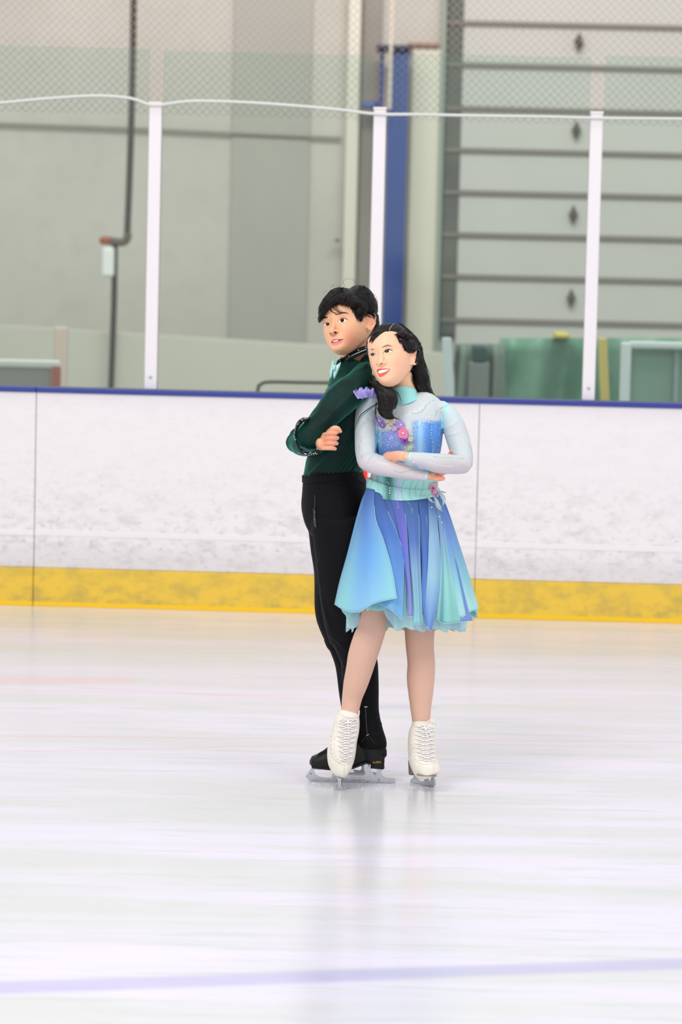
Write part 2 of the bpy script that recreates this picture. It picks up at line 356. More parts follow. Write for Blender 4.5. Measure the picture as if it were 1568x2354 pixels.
def setting(name, V, Fc, m, bev=0.01):
    return tag(bevel(mk(name, V, Fc, m, smooth=False), bev), kind='structure')
mgrey = mat('grey wall panel', L(172, 167, 158), 0.8, noise=(1.5, 0.05)); mgrey2 = mat('light wall panel', L(190, 184, 172), 0.8)
setting('trim_1', *wbox(532, 712, -60, 800, YW-0.03, YW), mgrey)
mcream = mat('cream column paint', L(222, 213, 197), 0.6)
setting('trim_2', *wbox(795, 824, -60, 720, YW-0.18, YW), mcream)
setting('trim_3', *wbox(824, 868, -60, 1000, YW-0.06, YW), mat('grey recess', L(150, 142, 134), 0.8, noise=(2, 0.08)))
mdark = mat('dark steel', L(92, 84, 74), 0.6); mdk2 = mat('dark green grey steel', L(96, 98, 90), 0.7, noise=(3, 0.25))
mnavy = mat('blue column paint', L(38, 66, 135), 0.5)
e = empty('steel_column', 'blue painted steel column between the boy and the garage door', 'column', at(908, 900, YW-0.5)); e['kind'] = 'structure'
under(bevel(mk('column_shaft', *wbox(884, 930, 118, 1000, YW-0.5, YW-0.35), mnavy, smooth=False), 0.01), e)
under(bevel(mk('column_plate', *wbox(866, 942, 103, 118, YW-0.55, YW-0.25), mat('black plate', L(30, 32, 62), 0.5), smooth=False), 0.01), e)
under(bevel(mk('column_flange', *wbox(872, 880, 118, 420, YW-0.45, YW-0.35), mnavy, smooth=False), 0.01), e)
tag(mk('junction_box', *join([blob(0, 0, 0, 1, 1, 1)]), mat('blue box', L(66, 86, 150), 0.5)), 'small rounded blue box on the wall beside the middle post top', 'box')
jb = bpy.data.objects['junction_box']; V, Fc = wbox(832, 872, 232, 250, YW-0.35, YW-0.2); jb.data.clear_geometry(); jb.data.from_pydata([tuple(v) for v in V], [], Fc); bevel(jb, 0.03, 3)
setting('trim_4', *wbox(938, 1004, 110, 1000, YW-0.12, YW), mcream)
setting('trim_5', *wbox(936, 1010, 98, 108, YW-0.16, YW), mat('brown steel beam', L(150, 120, 100), 0.6))
tag(mk('conduit', *wbox(896, 903, -60, 250, YW-0.7, YW-0.66), mat('beige conduit', L(215, 200, 182), 0.6), smooth=False), 'thin pale vertical conduit above the middle glass post', 'conduit')
setting('trim_6', *wbox(1006, 1016, -60, 1000, YW-0.16, YW), mat('greenish edge', L(150, 160, 148), 0.6))
setting('trim_7', *wbox(1018, 1058, -60, 770, YW-0.08, YW), mdk2)
# overhead door with sections
e = empty('door_1', 'pale sectional overhead garage door at the right with dark joints', 'garage door', at(1300, 900, YW)); e['kind'] = 'structure'
mdoor = mat('door panel paint', L(196, 192, 186), 0.6, noise=(0.8, 0.04)); mj = mat('door joint', L(126, 118, 110), 0.7)
ys = [-40, 60, 156, 256, 352, 449, 546, 642, 742, 840]
xl = at(1056, 400, YW)[0]; xr = 6.0
for i in range(len(ys)-1):
    zt = at(1300, ys[i]+4, YW)[2]; zb = at(1300, ys[i+1]-5, YW)[2]
    under(bevel(mk('door_section', *box(xl, xr, YW-0.07, YW-0.01, zb, zt), mdoor, smooth=False), 0.008), e)
    zj = at(1300, ys[i+1], YW)[2]
    under(bevel(mk('door_joint', *box(at(1030, 0, YW)[0], xr, YW-0.10, YW-0.02, zj-0.018, zj+0.018), mj, smooth=False), 0.006), e)  # dark seam strip, its colour also painting the shadow line of the joint
for k, (x, y) in enumerate([(1331, 97), (1325, 300), (1318, 494), (1313, 686)]):
    V, Fc = join([blob(x, y, YW-0.13-YS, 7, 7, 0.03)]);
    c = at(x, y, YW-0.13); s_ = 0.055; V = np.array([c+np.array(q) for q in [(-s_*.8, 0, 0), (0, 0, s_*1.7), (s_*.8, 0, 0), (0, 0, -s_*1.7), (0, -0.05, 0), (0, 0.04, 0)]])
    under(mk('door_latch', V, [(0, 1, 4), (1, 2, 4), (2, 3, 4), (3, 0, 4), (1, 0, 5), (2, 1, 5), (3, 2, 5), (0, 3, 5)], mdark, smooth=False), e)
# low parapet whose top slopes down to the right
a = at(-400, 722, 28.6); c = at(1030, 812, 28.6)
setting('wall_low', *prism([(a[0], 0), (c[0], 0), (c[0], c[2]), (a[0], a[2])], 28.6, 28.75), mat('pale low wall', L(194, 189, 177), 0.8, noise=(1.2, 0.04)))
# pipe on the left wall
e = empty('wall_pipe', 'dark brown vertical pipe with an elbow on the left wall', 'pipe', at(258, 900, YW-1.3))
yp = YW-1.6
def wtube(pp, r, Yd): 
    r_ = catmull(pp, 8*len(pp)); return tube(at(r_[:, 0], r_[:, 1], Yd), r, 12)
under(mk('upper_pipe', *wtube([(308, -60), (304, 200), (298, 400), (292, 552)], 0.028, yp), mat('brown pipe paint', L(66, 58, 50), 0.5)), e)
under(mk('elbow', *wtube([(294, 540), (290, 552), (278, 557), (245, 553)], 0.034, yp), mdark), e)
under(mk('valve', *wtube([(238, 553), (244, 553)], 0.036, yp-0.03), mat('red valve', L(165, 70, 50), 0.5)), e)
under(mk('lower_pipe', *wtube([(264, 560), (262, 700), (255, 900), (252, 1000)], 0.026, yp+0.05), mat('black pipe paint', L(52, 50, 46), 0.5)), e)
tag(bevel(mk('switch_box', *wbox(234, 262, 568, 636, yp-0.06, yp+0.02), mat('white enamel', L(225, 225, 222), 0.4), smooth=False), 0.02), 'small white box mounted on the dark pipe', 'box')
pl = catmull([(-200, 276), (0, 285), (300, 296), (600, 310), (782, 318)], 30)
tag(mk('wall_conduit', *tube(at(pl[:, 0], pl[:, 1], YW-0.05), 0.014, 8), mat('grey conduit', L(140, 132, 122), 0.6)), 'long thin grey conduit running level across the left wall', 'conduit')
tag(mk('wall_hook', *join([blob(775, 553, YW-0.3-YS, 0, 0, 0)]), mdark), 'small dark fitting on the wall left of the cream column', 'fitting')
jb = bpy.data.objects['wall_hook']; V, Fc = wbox(770, 781, 549, 556, YW-0.2, YW-0.1); jb.data.clear_geometry(); jb.data.from_pydata([tuple(v) for v in V], [], Fc); bevel(jb, 0.008)
# things standing just behind the boards
YB = 21.0
e = empty('side_railing', 'low white topped railing with a red end post at the far left', 'railing', at(60, 900, YB))
under(bevel(mk('top_rail', *wbox(-200, 136, 826, 840, YB, YB+0.1), mat('rail white', L(222, 222, 216), 0.5), smooth=False), 0.01), e)
under(bevel(mk('end_post', *wbox(117, 137, 843, 1000, YB, YB+0.08), mat('rail red', L(170, 100, 88), 0.5), smooth=False), 0.01), e)
under(bevel(mk('infill_panel', *wbox(-200, 116, 842, 1000, YB+0.03, YB+0.05), mat('rail mesh', L(150, 150, 144), 0.7), smooth=False), 0.005), e)
tag(bevel(mk('pink_post', *wbox(122, 153, 752, 1000, YB+3, YB+3.1), mat('faded pink', L(205, 184, 170), 0.7), smooth=False), 0.01), 'faded pinkish post standing behind the white railing', 'post')
pl = catmull([(586, 1272), (588, 1000), (592, 900), (602, 882), (622, 878), (690, 879), (760, 880), (800, 881)], 60)
tag(mk('hand_rail', *tube(at(pl[:, 0], pl[:, 1], 19.0), 0.011, 10), mat('brown rail', L(104, 92, 82), 0.5)), 'dark tubular rail curving up just behind the boards left of the boy', 'rail')
mtarp, nt, b = nodes('green tarpaulin')
geo = nt.nodes.new('ShaderNodeNewGeometry'); n1 = noisen(nt, geo.outputs['Position'], 1.6, 4); cc = mixc(nt, ramp(nt, n1, 0.35, 0.65), L(78, 128, 104), L(118, 158, 136)); nt.links.new(cc, b.inputs['Base Color']); b.inputs['Roughness'].default_value = 0.5
def cloth_sheet(x0, x1, y0, y1, Yd, amp, k):
    nx, nz = 60, 12; xs = np.linspace(x0, x1, nx); ys_ = np.linspace(y0, y1, nz); V = []
    for j in range(nz):
        for i in range(nx):
            v = at(xs[i], ys_[j], Yd+amp*math.sin(k*i*0.11+0.3*j)+amp*0.5*math.sin(i*0.5+j*0.2)); v[2] = -0.02 if j == nz-1 else max(v[2], 0.0); V.append(v)
    return np.array(V), [(j*nx+i, j*nx+i+1, (j+1)*nx+i+1, (j+1)*nx+i) for j in range(nz-1) for i in range(nx-1)]
tag(thick(mk('tarpaulin', *cloth_sheet(1150, 1700, 777, 1130, 23.0, 0.06, 4), mtarp), 0.01), 'large green tarpaulin hanging low in front of the garage door', 'tarpaulin')
tag(thick(mk('tarpaulin', *cloth_sheet(1046, 1160, 790, 1130, 22.8, 0.05, 3), mat('grey green cover', L(120, 134, 122), 0.6)), 0.01), 'grey green cover sheet beside the white post right of the girl', 'tarpaulin')
e = empty('storage_bin', 'dark green lidded bin on a grey stand at the left edge of the tarpaulin', 'bin', at(1103, 1100, 22.4))
under(bevel(mk('bin_body', *wbox(1086, 1120, 796, 834, 22.3, 22.6), mat('dark green plastic', L(8, 62, 54), 0.5), smooth=False), 0.02), e)
under(bevel(mk('stand', *wbox(1078, 1122, 834, 1130, 22.3, 22.6), mat('grey stand', L(112, 122, 114), 0.6), smooth=False), 0.01), e)
tag(bevel(mk('yellow_cloth', *wbox(1276, 1312, 766, 779, 22.85, 23.2), mat('yellow cloth', L(196, 182, 92), 0.7), smooth=False), 0.02), 'little yellow cloth lying on top of the green tarpaulin', 'cloth')
mwp = mat('white frame paint', L(226, 232, 230), 0.45)
def lean(pp, w, Yd, name, m, label, cat, grp=None):
    (xa, ya), (xb, yb) = pp; V = []
    for (x, y) in ((xa-w/2, ya), (xa+w/2, ya), (xb+w/2, yb), (xb-w/2, yb)):
        for dY in (0, 0.07): V.append(at(x, y, Yd+dY))
    V = np.array(V); k = (V[4:]-V[[2, 3, 0, 1]]); V[4:] = V[[2, 3, 0, 1]]+k*((V[[2, 3, 0, 1], 2]+0.02)/-k[:, 2])[:, None]
    return tag(bevel(mk(name, V, [(0, 2, 4, 6), (1, 7, 5, 3), (0, 1, 3, 2), (2, 3, 5, 4), (4, 5, 7, 6), (6, 7, 1, 0)], m, smooth=False), 0.008), label, cat, grp)
lean(((1027, 776), (1037, 985)), 22, 20, 'white_stake', mwp, 'leaning white post just right of the girl behind the boards', 'post')
lean(((1385, 777), (1394, 990)), 21, 20.5, 'yellow_stake', mat('yellow wood', L(222, 196, 112), 0.6), 'leaning yellow post beside the right glass post', 'post')
e = empty('goal_frame', 'white tubular frame with greenish net at the right edge behind the boards', 'frame', at(1500, 930, 19.5))
under(bevel(mk('upright', *wbox(1427, 1449, 788, 1010, 19.5, 19.6), mwp, smooth=False), 0.01), e)
under(bevel(mk('crossbar', *wbox(1449, 1800, 789, 803, 19.5, 19.6), mwp, smooth=False), 0.01), e)
under(bevel(mk('panel', *wbox(1448, 1800, 804, 1010, 19.62, 19.64), mat('pale green panel', L(140, 172, 156), 0.6, noise=(2, 0.12)), smooth=False), 0.003), e)
under(bevel(mk('brace', *wbox(1548, 1560, 804, 1010, 19.58, 19.61), mat('grey brace', L(150, 168, 165), 0.6), smooth=False), 0.003), e)
#PEOPLE
# ================================================================== people: shared parts
def rotv(v):
    v = np.asarray(v, float); a = np.linalg.norm(v)+1e-12; k = v/a; K = np.array([[0, -k[2], k[1]], [k[2], 0, -k[0]], [-k[1], k[0], 0]])
    return np.eye(3)+np.sin(a)*K+(1-np.cos(a))*K@K
HZ = [-.108, -.103, -.094, -.082, -.065, -.045, -.02, 0, .02, .045, .065, .082, .096, .105, .109]
HWd = [.006, .021, .033, .044, .0545, .0620, .0670, .0700, .0715, .0725, .0700, .0610, .0440, .0240, .006]
HFr = [-.070, -.083, -.0885, -.0890, -.0875, -.0880, -.0885, -.0880, -.0905, -.0910, -.0850, -.0720, -.0500, -.0260, -.006]
HBk = [-.045, -.030, -.012, .005, .025, .050, .072, .084, .092, .095, .090, .078, .058, .034, .010]
def head_parts(jaw=1.0, wide=1.0, fe=2.25, nz_=0.0, eo=.55, ey=.013):
    n, m = 90, 96; V = []; zs = np.linspace(-.108, .109, n)
    for z in zs:
        w = np.interp(z, HZ, HWd)*(1+(wide-1)*float(np.clip((.06-z)/.03, 0, 1)))*(1 if z > -.02 else 1+(jaw-1)*min(1, (-.02-z)/.06)); f_ = np.interp(z, HZ, HFr); bk = np.interp(z, HZ, HBk); yc = f_*0.35+bk*0.65 if z > -.03 else (f_+bk)*0.5
        yc = (f_+bk)/2+0.012
        for j in range(m):
            t = 2*math.pi*j/m; c, s = math.cos(t), math.sin(t)
            e = fe if s < 0 else 2.1
            x = w*np.sign(c)*abs(c)**(2/e); y = yc+(abs(f_-yc) if s < 0 else (bk-yc))*np.sign(s)*abs(s)**(2/e)
            V.append((x, y, z))
    V = np.array(V); fr = np.clip((-V[:, 1]-0.03)/0.04, 0, 1)
    def g(x, z, sx, sz, a): V[:, 1] -= fr*a*np.exp(-((V[:, 0]-x)/sx)**2-((V[:, 2]-z)/sz)**2)
    for s in (-1, 1):
        g(s*.031, 0.001, .020, .011, -.0065); g(s*.030, .021, .024, .008, .0020); g(s*.040, -.032, .020, .020, .0035); g(s*.014, -.046, .006, .007, .002)
    g(0, 0.0, .009, .018, .0040); g(0, -.064, .024, .013, .0055); g(0, -.083, .018, .006, -.0025); g(0, -.097, .017, .010, .0045)
    Fc = [(i*m+j, (i+1)*m+j, (i+1)*m+(j+1) % m, i*m+(j+1) % m) for i in range(n-1) for j in range(m)]
    Fc += [tuple(range(m))[::-1], tuple((n-1)*m+j for j in range(m))]
    out = [(V, Fc)]
    side = (1, 0, 0)
    # nose: bridge, tip, wings
    br = np.array([(0, -.084, .012), (0, -.088-nz_*.3, -.004), (0, -.0935-nz_*.6, -.020), (0, -.101-nz_, -.033), (0, -.104-nz_, -.040), (0, -.096-nz_, -.047)])
    out.append(limb3(catmull(br, 16), np.interp(np.linspace(0, 1, 16), [0, .4, .8, 1], [.009, .0088, .0098, .0065]), np.interp(np.linspace(0, 1, 16), [0, .4, .8, 1], [.006, .008, .0085, .006]), side, 16))
    for s in (-1, 1):
        out.append(limb3(np.array([(s*.0115, -.094-nz_, -.039), (s*.0130, -.091-nz_, -.044)]), [.0056]*2, [.0062]*2, side, 12))
        # ear: bowl, rim and lobe
        eo_ = eo if s > 0 else .30
        E0 = np.array([s*(.071*wide+(.0045 if s > 0 else -.002)), ey, -.004])
        oy = np.array([s*eo_, .84, 0.0]); oy /= np.linalg.norm(oy); nz = np.cross(oy, (0, 0, 1)); 
        rim = np.array([E0+oy*a+np.array([0, 0, 1.0])*b+np.array([s*.004, 0, 0]) for a, b in [(-.013, .004), (-.009, .020), (.002, .029), (.013, .024), (.0165, .010), (.014, -.006), (.007, -.019), (-.002, -.029), (-.009, -.029), (-.011, -.020)]])
        rr_ = catmull(rim, 30); out.append(limb3(rr_, np.interp(np.linspace(0, 1, 30), [0, .5, .8, 1], [.0028, .0030, .0042, .0045]), np.ones(30)*.003, None, 10))
        bowl = catmull(np.array([E0+oy*.001+np.array([0, 0, .022]), E0+oy*.003+np.array([0, 0, .006]), E0+np.array([0, 0, -.010]), E0-oy*.003+np.array([0, 0, -.024])]), 12)
        out.append(limb3(bowl, [.0125, .014, .0145, .0145, .014, .0135, .013, .012, .011, .0095, .008, .007], [.0022]*12, oy, 14))
        inner = catmull(np.array([E0+oy*a+np.array([s*.003, 0, b]) for a, b in [(-.002, .018), (.006, .012), (.008, 0), (.003, -.010), (-.005, -.013)]]), 12)
        out.append(limb3(inner, [.0022]*12, [.003]*12, None, 8))
        out.append(limb3(np.array([E0+oy*-.011+np.array([s*.002, 0, 0.002]), E0+oy*-.010+np.array([s*.002, 0, -.008])]), [.003]*2, [.003]*2, None, 8))
        out.append(limb3(np.array([E0+oy*-.012+np.array([-s*.008, 0, .010]), E0+oy*-.012+np.array([-s*.008, 0, -.020])]), [.008]*2, [.012]*2, None, 12))
    return out
def pose_head(parts, pz, d):
    """pz: rotation vector, px x, px y, px per metre"""
    R = rotv(pz[:3]); c = P(pz[3], pz[4], d); k = pz[5]/680.0
    # turn the head's axes into the camera's upright picture axes
    B = np.stack([RT, fw, UP], 1)
    return [((v@R.T*k)@B.T+c, f) for v, f in parts], (R, c, k, B)
def patch(b, top, bot, n=36, m=12, off=0.0004, bulge=0.0, colf=None, taper=True):
    """domed patch lying on a surface, between two pixel curves with shared ends"""
    A = catmull(np.array(top, float), n); Bc = catmull(np.array(bot, float), n); V = []; Cc = []
    last = None; idx = []
    for i in range(n):
        u = i/(n-1)
        for j in range(m):
            v = j/(m-1); x, y = A[i]*(1-v)+Bc[i]*v
            p, nn = cast(b, x, y)
            if p is None:
                qn = b.find_nearest(Vector(P(x, y, (last[0][1]-YS) if last else 0.0))); p, nn = np.array(qn[0]), -norm(fw)
            last = (p, nn)
            hgt = off+bulge*math.sqrt(max(0, 4*v*(1-v)))*(math.sqrt(max(0, 4*u*(1-u))) if taper else 1)
            if j in (0, m-1) or (i in (0, n-1)): hgt = -0.0008
            V.append(p+nn*hgt); Cc.append(colf(x, y, u, v) if colf else (1, 1, 1))
    return np.array(V), [(i*m+j, i*m+j+1, (i+1)*m+j+1, (i+1)*m+j) for i in range(n-1) for j in range(m-1)], np.array(Cc)
def stroke_tube(b, pts, r, off=0.0, n=None, m=6, lift=None):
    """tapered tube lying on a surface along pixel points"""
    n = n or 5*len(pts); q = catmull(np.array(pts, float), n); out = []; dl = None; nl = np.array([0, -1., 0])
    for i, (x, y) in enumerate(q):
        p, nn = cast(b, x, y)
        if p is None:
            p = P(x, y, dl if dl is not None else 0); nn = nl
        dl = p[1]-YS; nl = nn
        out.append(p+nn*(off+(lift[0]*math.sin(math.pi*i/(n-1)) if lift else 0)))
    rr = np.interp(np.linspace(0, 1, n), np.linspace(0, 1, len(np.atleast_1d(r))), np.atleast_1d(r))
    return limb3(np.array(out), rr, rr, None, m)
ICO = None
def beads(b, pts, r, shape=(6, 4), off=0.0, dfb=None):
    """little cut stones sitting on a surface at pixel points; r scalar or list"""
    out = []
    for k, (x, y) in enumerate(pts):
        p, nn = cast(b, x, y)
        if p is None:
            qn = b.find_nearest(Vector(P(x, y, 0.0))); p, nn = np.array(qn[0]), -norm(fw)
            for _ in range(4):
                dz = p[1]-YS; qn = b.find_nearest(Vector(P(x, y, dz))); p = np.array(qn[0])
        rr = r[k] if hasattr(r, '__len__') else r
        nu = 6; ex = norm(np.cross(nn, np.array([0, 0, 1.0]))); ey = np.cross(ex, nn)
        p = p+nn*off; V = [p+nn*rr*0.8]+[p+nn*rr*0.35+rr*0.75*(ex*math.cos(t)+ey*math.sin(t)) for t in np.arange(nu)/nu*2*math.pi]+[p-nn*rr*0.1+rr*(ex*math.cos(t)+ey*math.sin(t)) for t in np.arange(nu)/nu*2*math.pi]
        Fc = [(0, 1+j, 1+(j+1) % nu) for j in range(nu)]+[(1+j, 1+nu+j, 1+nu+(j+1) % nu, 1+(j+1) % nu) for j in range(nu)]+[tuple(range(1+nu, 1+2*nu))[::-1]]
        out.append((np.array(V), Fc))
    return join(out)
def along(pts, step):
    q = catmull(np.array(pts, float), 40*len(pts)); s = np.concatenate([[0], np.cumsum(np.linalg.norm(np.diff(q[:, :2], axis=0), axis=1))])
    k = np.arange(0, s[-1], step); return [(np.interp(a, s, q[:, 0]), np.interp(a, s, q[:, 1])) for a in k]
def sstep(v, a, b): t = np.clip((v-a)/(b-a), 0, 1); return t*t*(3-2*t)
def vnoise(V, sc, seed=0):
    """cheap smooth noise from summed sines"""
    r = np.random.RandomState(seed); out = 0
    for k in range(7):
        w = r.randn(3)*sc; out = out+np.sin(V@w+r.rand()*6.28)
    return out/7.0*1.6
mskin = mat('skin', None, 0.42, 0.35, sss=0.12)
mhair = mat('dark brown hair', L(18, 12, 11), 0.42, 0.35, noise=(60, 0.3))
mhair.node_tree.nodes['Principled BSDF'].inputs['Anisotropic'].default_value = 0.4
mface = mat('face colours', None, 0.35, 0.4)
meye = mat('eye', None, 0.08, 0.6)
mtooth = mat('teeth', L(250, 244, 232), 0.25)
mnail = None
mstone = mat('clear crystal', L(250, 252, 255), 0.08, 0.9, metal=0.0, coat=0.5)
mgreenst = mat('green crystal', L(84, 150, 84), 0.12, 0.9, coat=0.5)
mdarkst = mat('dark crystal', L(60, 96, 92), 0.12, 0.9, coat=0.5)
mlilacst = mat('lilac crystal', L(205, 195, 245), 0.10, 0.9, coat=0.5)
mblack = mat('black velvet', L(9, 10, 12), 0.7, 0.3, sheen=0.1)
mblade = mat('polished steel', L(205, 208, 212), 0.22, metal=1.0)

def eye_col(ix, iy, r):
    def f(x, y, u, v):
        q = math.hypot(x-ix, y-iy)
        if math.hypot(x-ix+0.7, y-iy+0.7) < 0.55: return L(255, 255, 255)  # white dot: a highlight painted into the eye colour
        if q < r: return L(30, 18, 14) if q > r*0.5 else L(10, 8, 8)
        return L(243, 236, 232)
    return f
# ================================================================== the boy
DB = 0.16                                      # his middle, behind the girl
def zb(L_, ox=725, oy=640, s=9.8): return [(ox+a/s, oy+b_/s) for a, b_ in L_]
boy_root = empty('person', 'boy in dark green velvet shirt and black trousers, arms crossed, standing behind the girl', 'person', ice(850, 1802))
bpose = [-.24548, -.17187, -.58476, 802.0, 751.1, 706.5]
hp, BF = pose_head(head_parts(.90, 1.12, 2.5, .001, .9, -.001), bpose, DB+0.01)
body = hp+[
    limb([(822, 770, DB+.04, 30, .050), (818, 800, DB+.03, 30, .050), (816, 832, DB+.02, 32, .055), (812, 866, DB+.01, 44, .09), (806, 920, DB, 54, .15), (792, 980, DB, 58, .14), (775, 1040, DB, 60, .125), (764, 1095, DB, 60, .12), (766, 1140, DB, 60, .12), (772, 1165, DB, 52, .11)], 50, 28, cap=.4),
    # near leg, far leg
    limb([(792, 1200, DB-.05, 42, .055), (800, 1300, DB-.08, 42, .062), (812, 1430, DB-.08, 36, .055), (818, 1500, DB-.08, 34, .05), (828, 1600, DB-.08, 29, .045), (845, 1690, DB-.085, 22, .032), (850, 1722, DB-.085, 20, .030)], 40),
    limb([(775, 1190, DB+.07, 42, .07), (768, 1300, DB+.085, 36, .062), (768, 1420, DB+.09, 31, .052), (792, 1490, DB+.09, 22, .045), (810, 1590, DB+.09, 21, .04), (816, 1690, DB+.09, 18, .035)], 40),
    # near arm and far arm
    limb([(830, 880, DB-.13, 26, .045), (800, 910, DB-.19, 26, .042), (760, 950, DB-.22, 24, .038), (722, 1000, DB-.23, 21, .035)], 30),
    limb([(720, 1002, DB-.23, 20, .035), (710, 1000, DB-.14, 16, .026), (704, 998, DB-.06, 13, .022)], 20),
    limb([(815, 885, DB+.14, 23, .042), (775, 935, DB+.18, 21, .04), (730, 985, DB+.165, 21, .036), (698, 1010, DB+.08, 21, .03)], 30),
    limb([(696, 1012, DB+.03, 20, .03), (708, 1022, DB-.06, 16, .024), (728, 1020, DB-.20, 14, .018), (738, 1020, DB-.285, 13, .014)], 20),
]
# far hand round the near upper arm: back of hand, four fingers, thumb
DH = DB-.296
body.append(limb([(728, 1016, DH+.07, 13, .018), (738, 1016, DH+.048, 17, .015), (748, 1016, DH+.022, 18, .013)], 16, ex=2.4))
for (x0, y0, x1, y1, w) in [(745, 999.5, 776, 993.5, 6.1), (741, 1010, 776.5, 1006.5, 6.4), (739, 1020, 775, 1019.0, 6.1), (736, 1030.5, 771, 1031, 5.6)]:
    xm, ym = (x0*.42+x1*.58), (y0*.42+y1*.58)-.6
    body.append(limb([(x0, y0, DH+.026, w*.85, .0085), (xm-4, ym, DH-.004, w*.87, .0090), (xm+6, ym+.2, DH-.003, w*.9, .0090), (x1-2, y1, DH+.010, w*.84, .0085), (x1-1, y1+.4, DH+.022, w*.75, .007)], 22, 14))
body.append(limb([(756, 994, DH+.026, 7, .009), (767, 985, DH-.002, 6.3, .0085), (776, 985.5, DH-.001, 6.2, .0085), (782.5, 991.5, DH+.006, 4.2, .007)], 20, 14))
V, Fc = fuse(body, 0.0016, 2); pv = proj(V); BB = bvh(V, Fc)
base = np.tile(np.array(L(242, 184, 144)), (len(V), 1))
def blush(pv, x, y, r, c, a): 
    global base
    w = (np.exp(-((pv[:, 0]-x)**2+(pv[:, 1]-y)**2)/r**2)*a)[:, None]; base = base*(1-w)+np.array(L(*c))*w
blush(pv, 803, 778, 17, (232, 138, 112), .65); blush(pv, 854, 738, 11, (238, 140, 125), .55); blush(pv, 766, 766, 8, (240, 165, 135), .4); blush(pv, 760, 1010, 30, (226, 150, 124), .8); blush(pv, 830, 800, 22, (222, 158, 122), .6)
bb = mk('body', V, Fc, mskin, boy_root, base); under(bb, boy_root)
def bpart(name, V, Fc, m, col=None, par=None, smooth=True):
    o = mk(name, V, Fc, m, None, col, smooth); p_ = par or boy_root
    if par is None: under(o, boy_root)
    else: o.parent = par; o.matrix_parent_inverse = Matrix.Translation(-Vector(boy_root.location)) if False else Matrix.Identity(4)
    return o
# face
def face(zf, part, b, spec):
    for nm, top, bot, off, bul, cf, m in spec:
        v, f, c = patch(b, zf(top), zf(bot), 34, 12, off, bul, cf); part(nm, v, f, m, c)
cl = lambda *c: (lambda x, y, u, v: L(*c))
def lipc(a, b_): return lambda x, y, u, v: tuple(np.array(L(*a))*(1-v)+np.array(L(*b_))*v)
face(zb, bpart, BB, [
    ('eye', [(512, 976), (545, 935), (600, 908), (655, 912), (702, 930)], [(512, 976), (560, 988), (610, 992), (660, 974), (702, 930)], .0003, .0012, eye_col(725+607/9.8, 640+950/9.8, 4.4), meye),
    ('eye', [(186, 1045), (215, 1018), (262, 1003), (300, 1010), (316, 1030)], [(186, 1045), (225, 1070), (270, 1070), (305, 1052), (316, 1030)], .0003, .0010, eye_col(725+283/9.8, 640+1036/9.8, 4.0), meye),
    ('eyebrow', [(440, 812), (520, 790), (610, 757), (690, 764), (762, 796)], [(440, 826), (540, 812), (620, 790), (700, 788), (762, 798)], .0004, .0010, cl(42, 30, 26), mface),
    ('eyebrow', [(158, 890), (190, 866), (225, 862), (265, 868), (284, 884)], [(158, 908), (190, 906), (225, 902), (260, 897), (284, 886)], .0004, .0010, cl(42, 30, 26), mface),
    ('nostril', [(415, 1222), (435, 1200), (465, 1196), (495, 1210)], [(415, 1226), (440, 1232), (470, 1236), (495, 1216)], .0003, .0001, cl(60, 18, 14), mface),
    ('nostril', [(315, 1240), (330, 1234), (350, 1240), (364, 1252)], [(315, 1243), (330, 1254), (350, 1260), (364, 1254)], .0003, .0001, cl(70, 22, 16), mface),
    ('mouth_opening', [(353, 1456), (420, 1408), (470, 1388), (560, 1378), (638, 1361)], [(353, 1456), (410, 1446), (480, 1430), (560, 1402), (638, 1361)], .0003, .0002, cl(95, 22, 24), mface),
    ('teeth', [(400, 1420), (430, 1404), (470, 1391), (520, 1384)], [(404, 1436), (440, 1430), (480, 1420), (522, 1404)], .0006, .0006, cl(250, 235, 228), mtooth),
    ('upper_lip', [(350, 1455), (372, 1385), (425, 1352), (462, 1362), (520, 1358), (600, 1366), (642, 1358)], [(350, 1457), (415, 1412), (470, 1392), (560, 1380), (610, 1370), (642, 1360)], .0003, .0014, lipc((226, 152, 134), (190, 102, 100)), mface),
    ('lower_lip', [(353, 1457), (410, 1444), (480, 1428), (560, 1401), (610, 1380), (636, 1363)], [(353, 1458), (390, 1484), (440, 1520), (495, 1522), (560, 1472), (636, 1366)], .0003, .0020, lipc((228, 120, 118), (244, 160, 146)), mface),
])
for pts, r in [([(505, 978), (540, 937), (600, 906), (660, 908), (725, 928)], [.0004, .0011, .0008]), ([(184, 1046), (215, 1017), (262, 1001), (300, 1008), (318, 1032)], [.0005, .0010, .0005]), ([(560, 888), (600, 873), (650, 880), (720, 906)], [.0002, .0004, .0002])]:
    v, f = stroke_tube(BB, zb(pts), r, .0006); bpart('eyelid_line', v, f, mat('lash line', L(40, 20, 16) if r[1] > .0005 else L(190, 120, 95), 0.6))
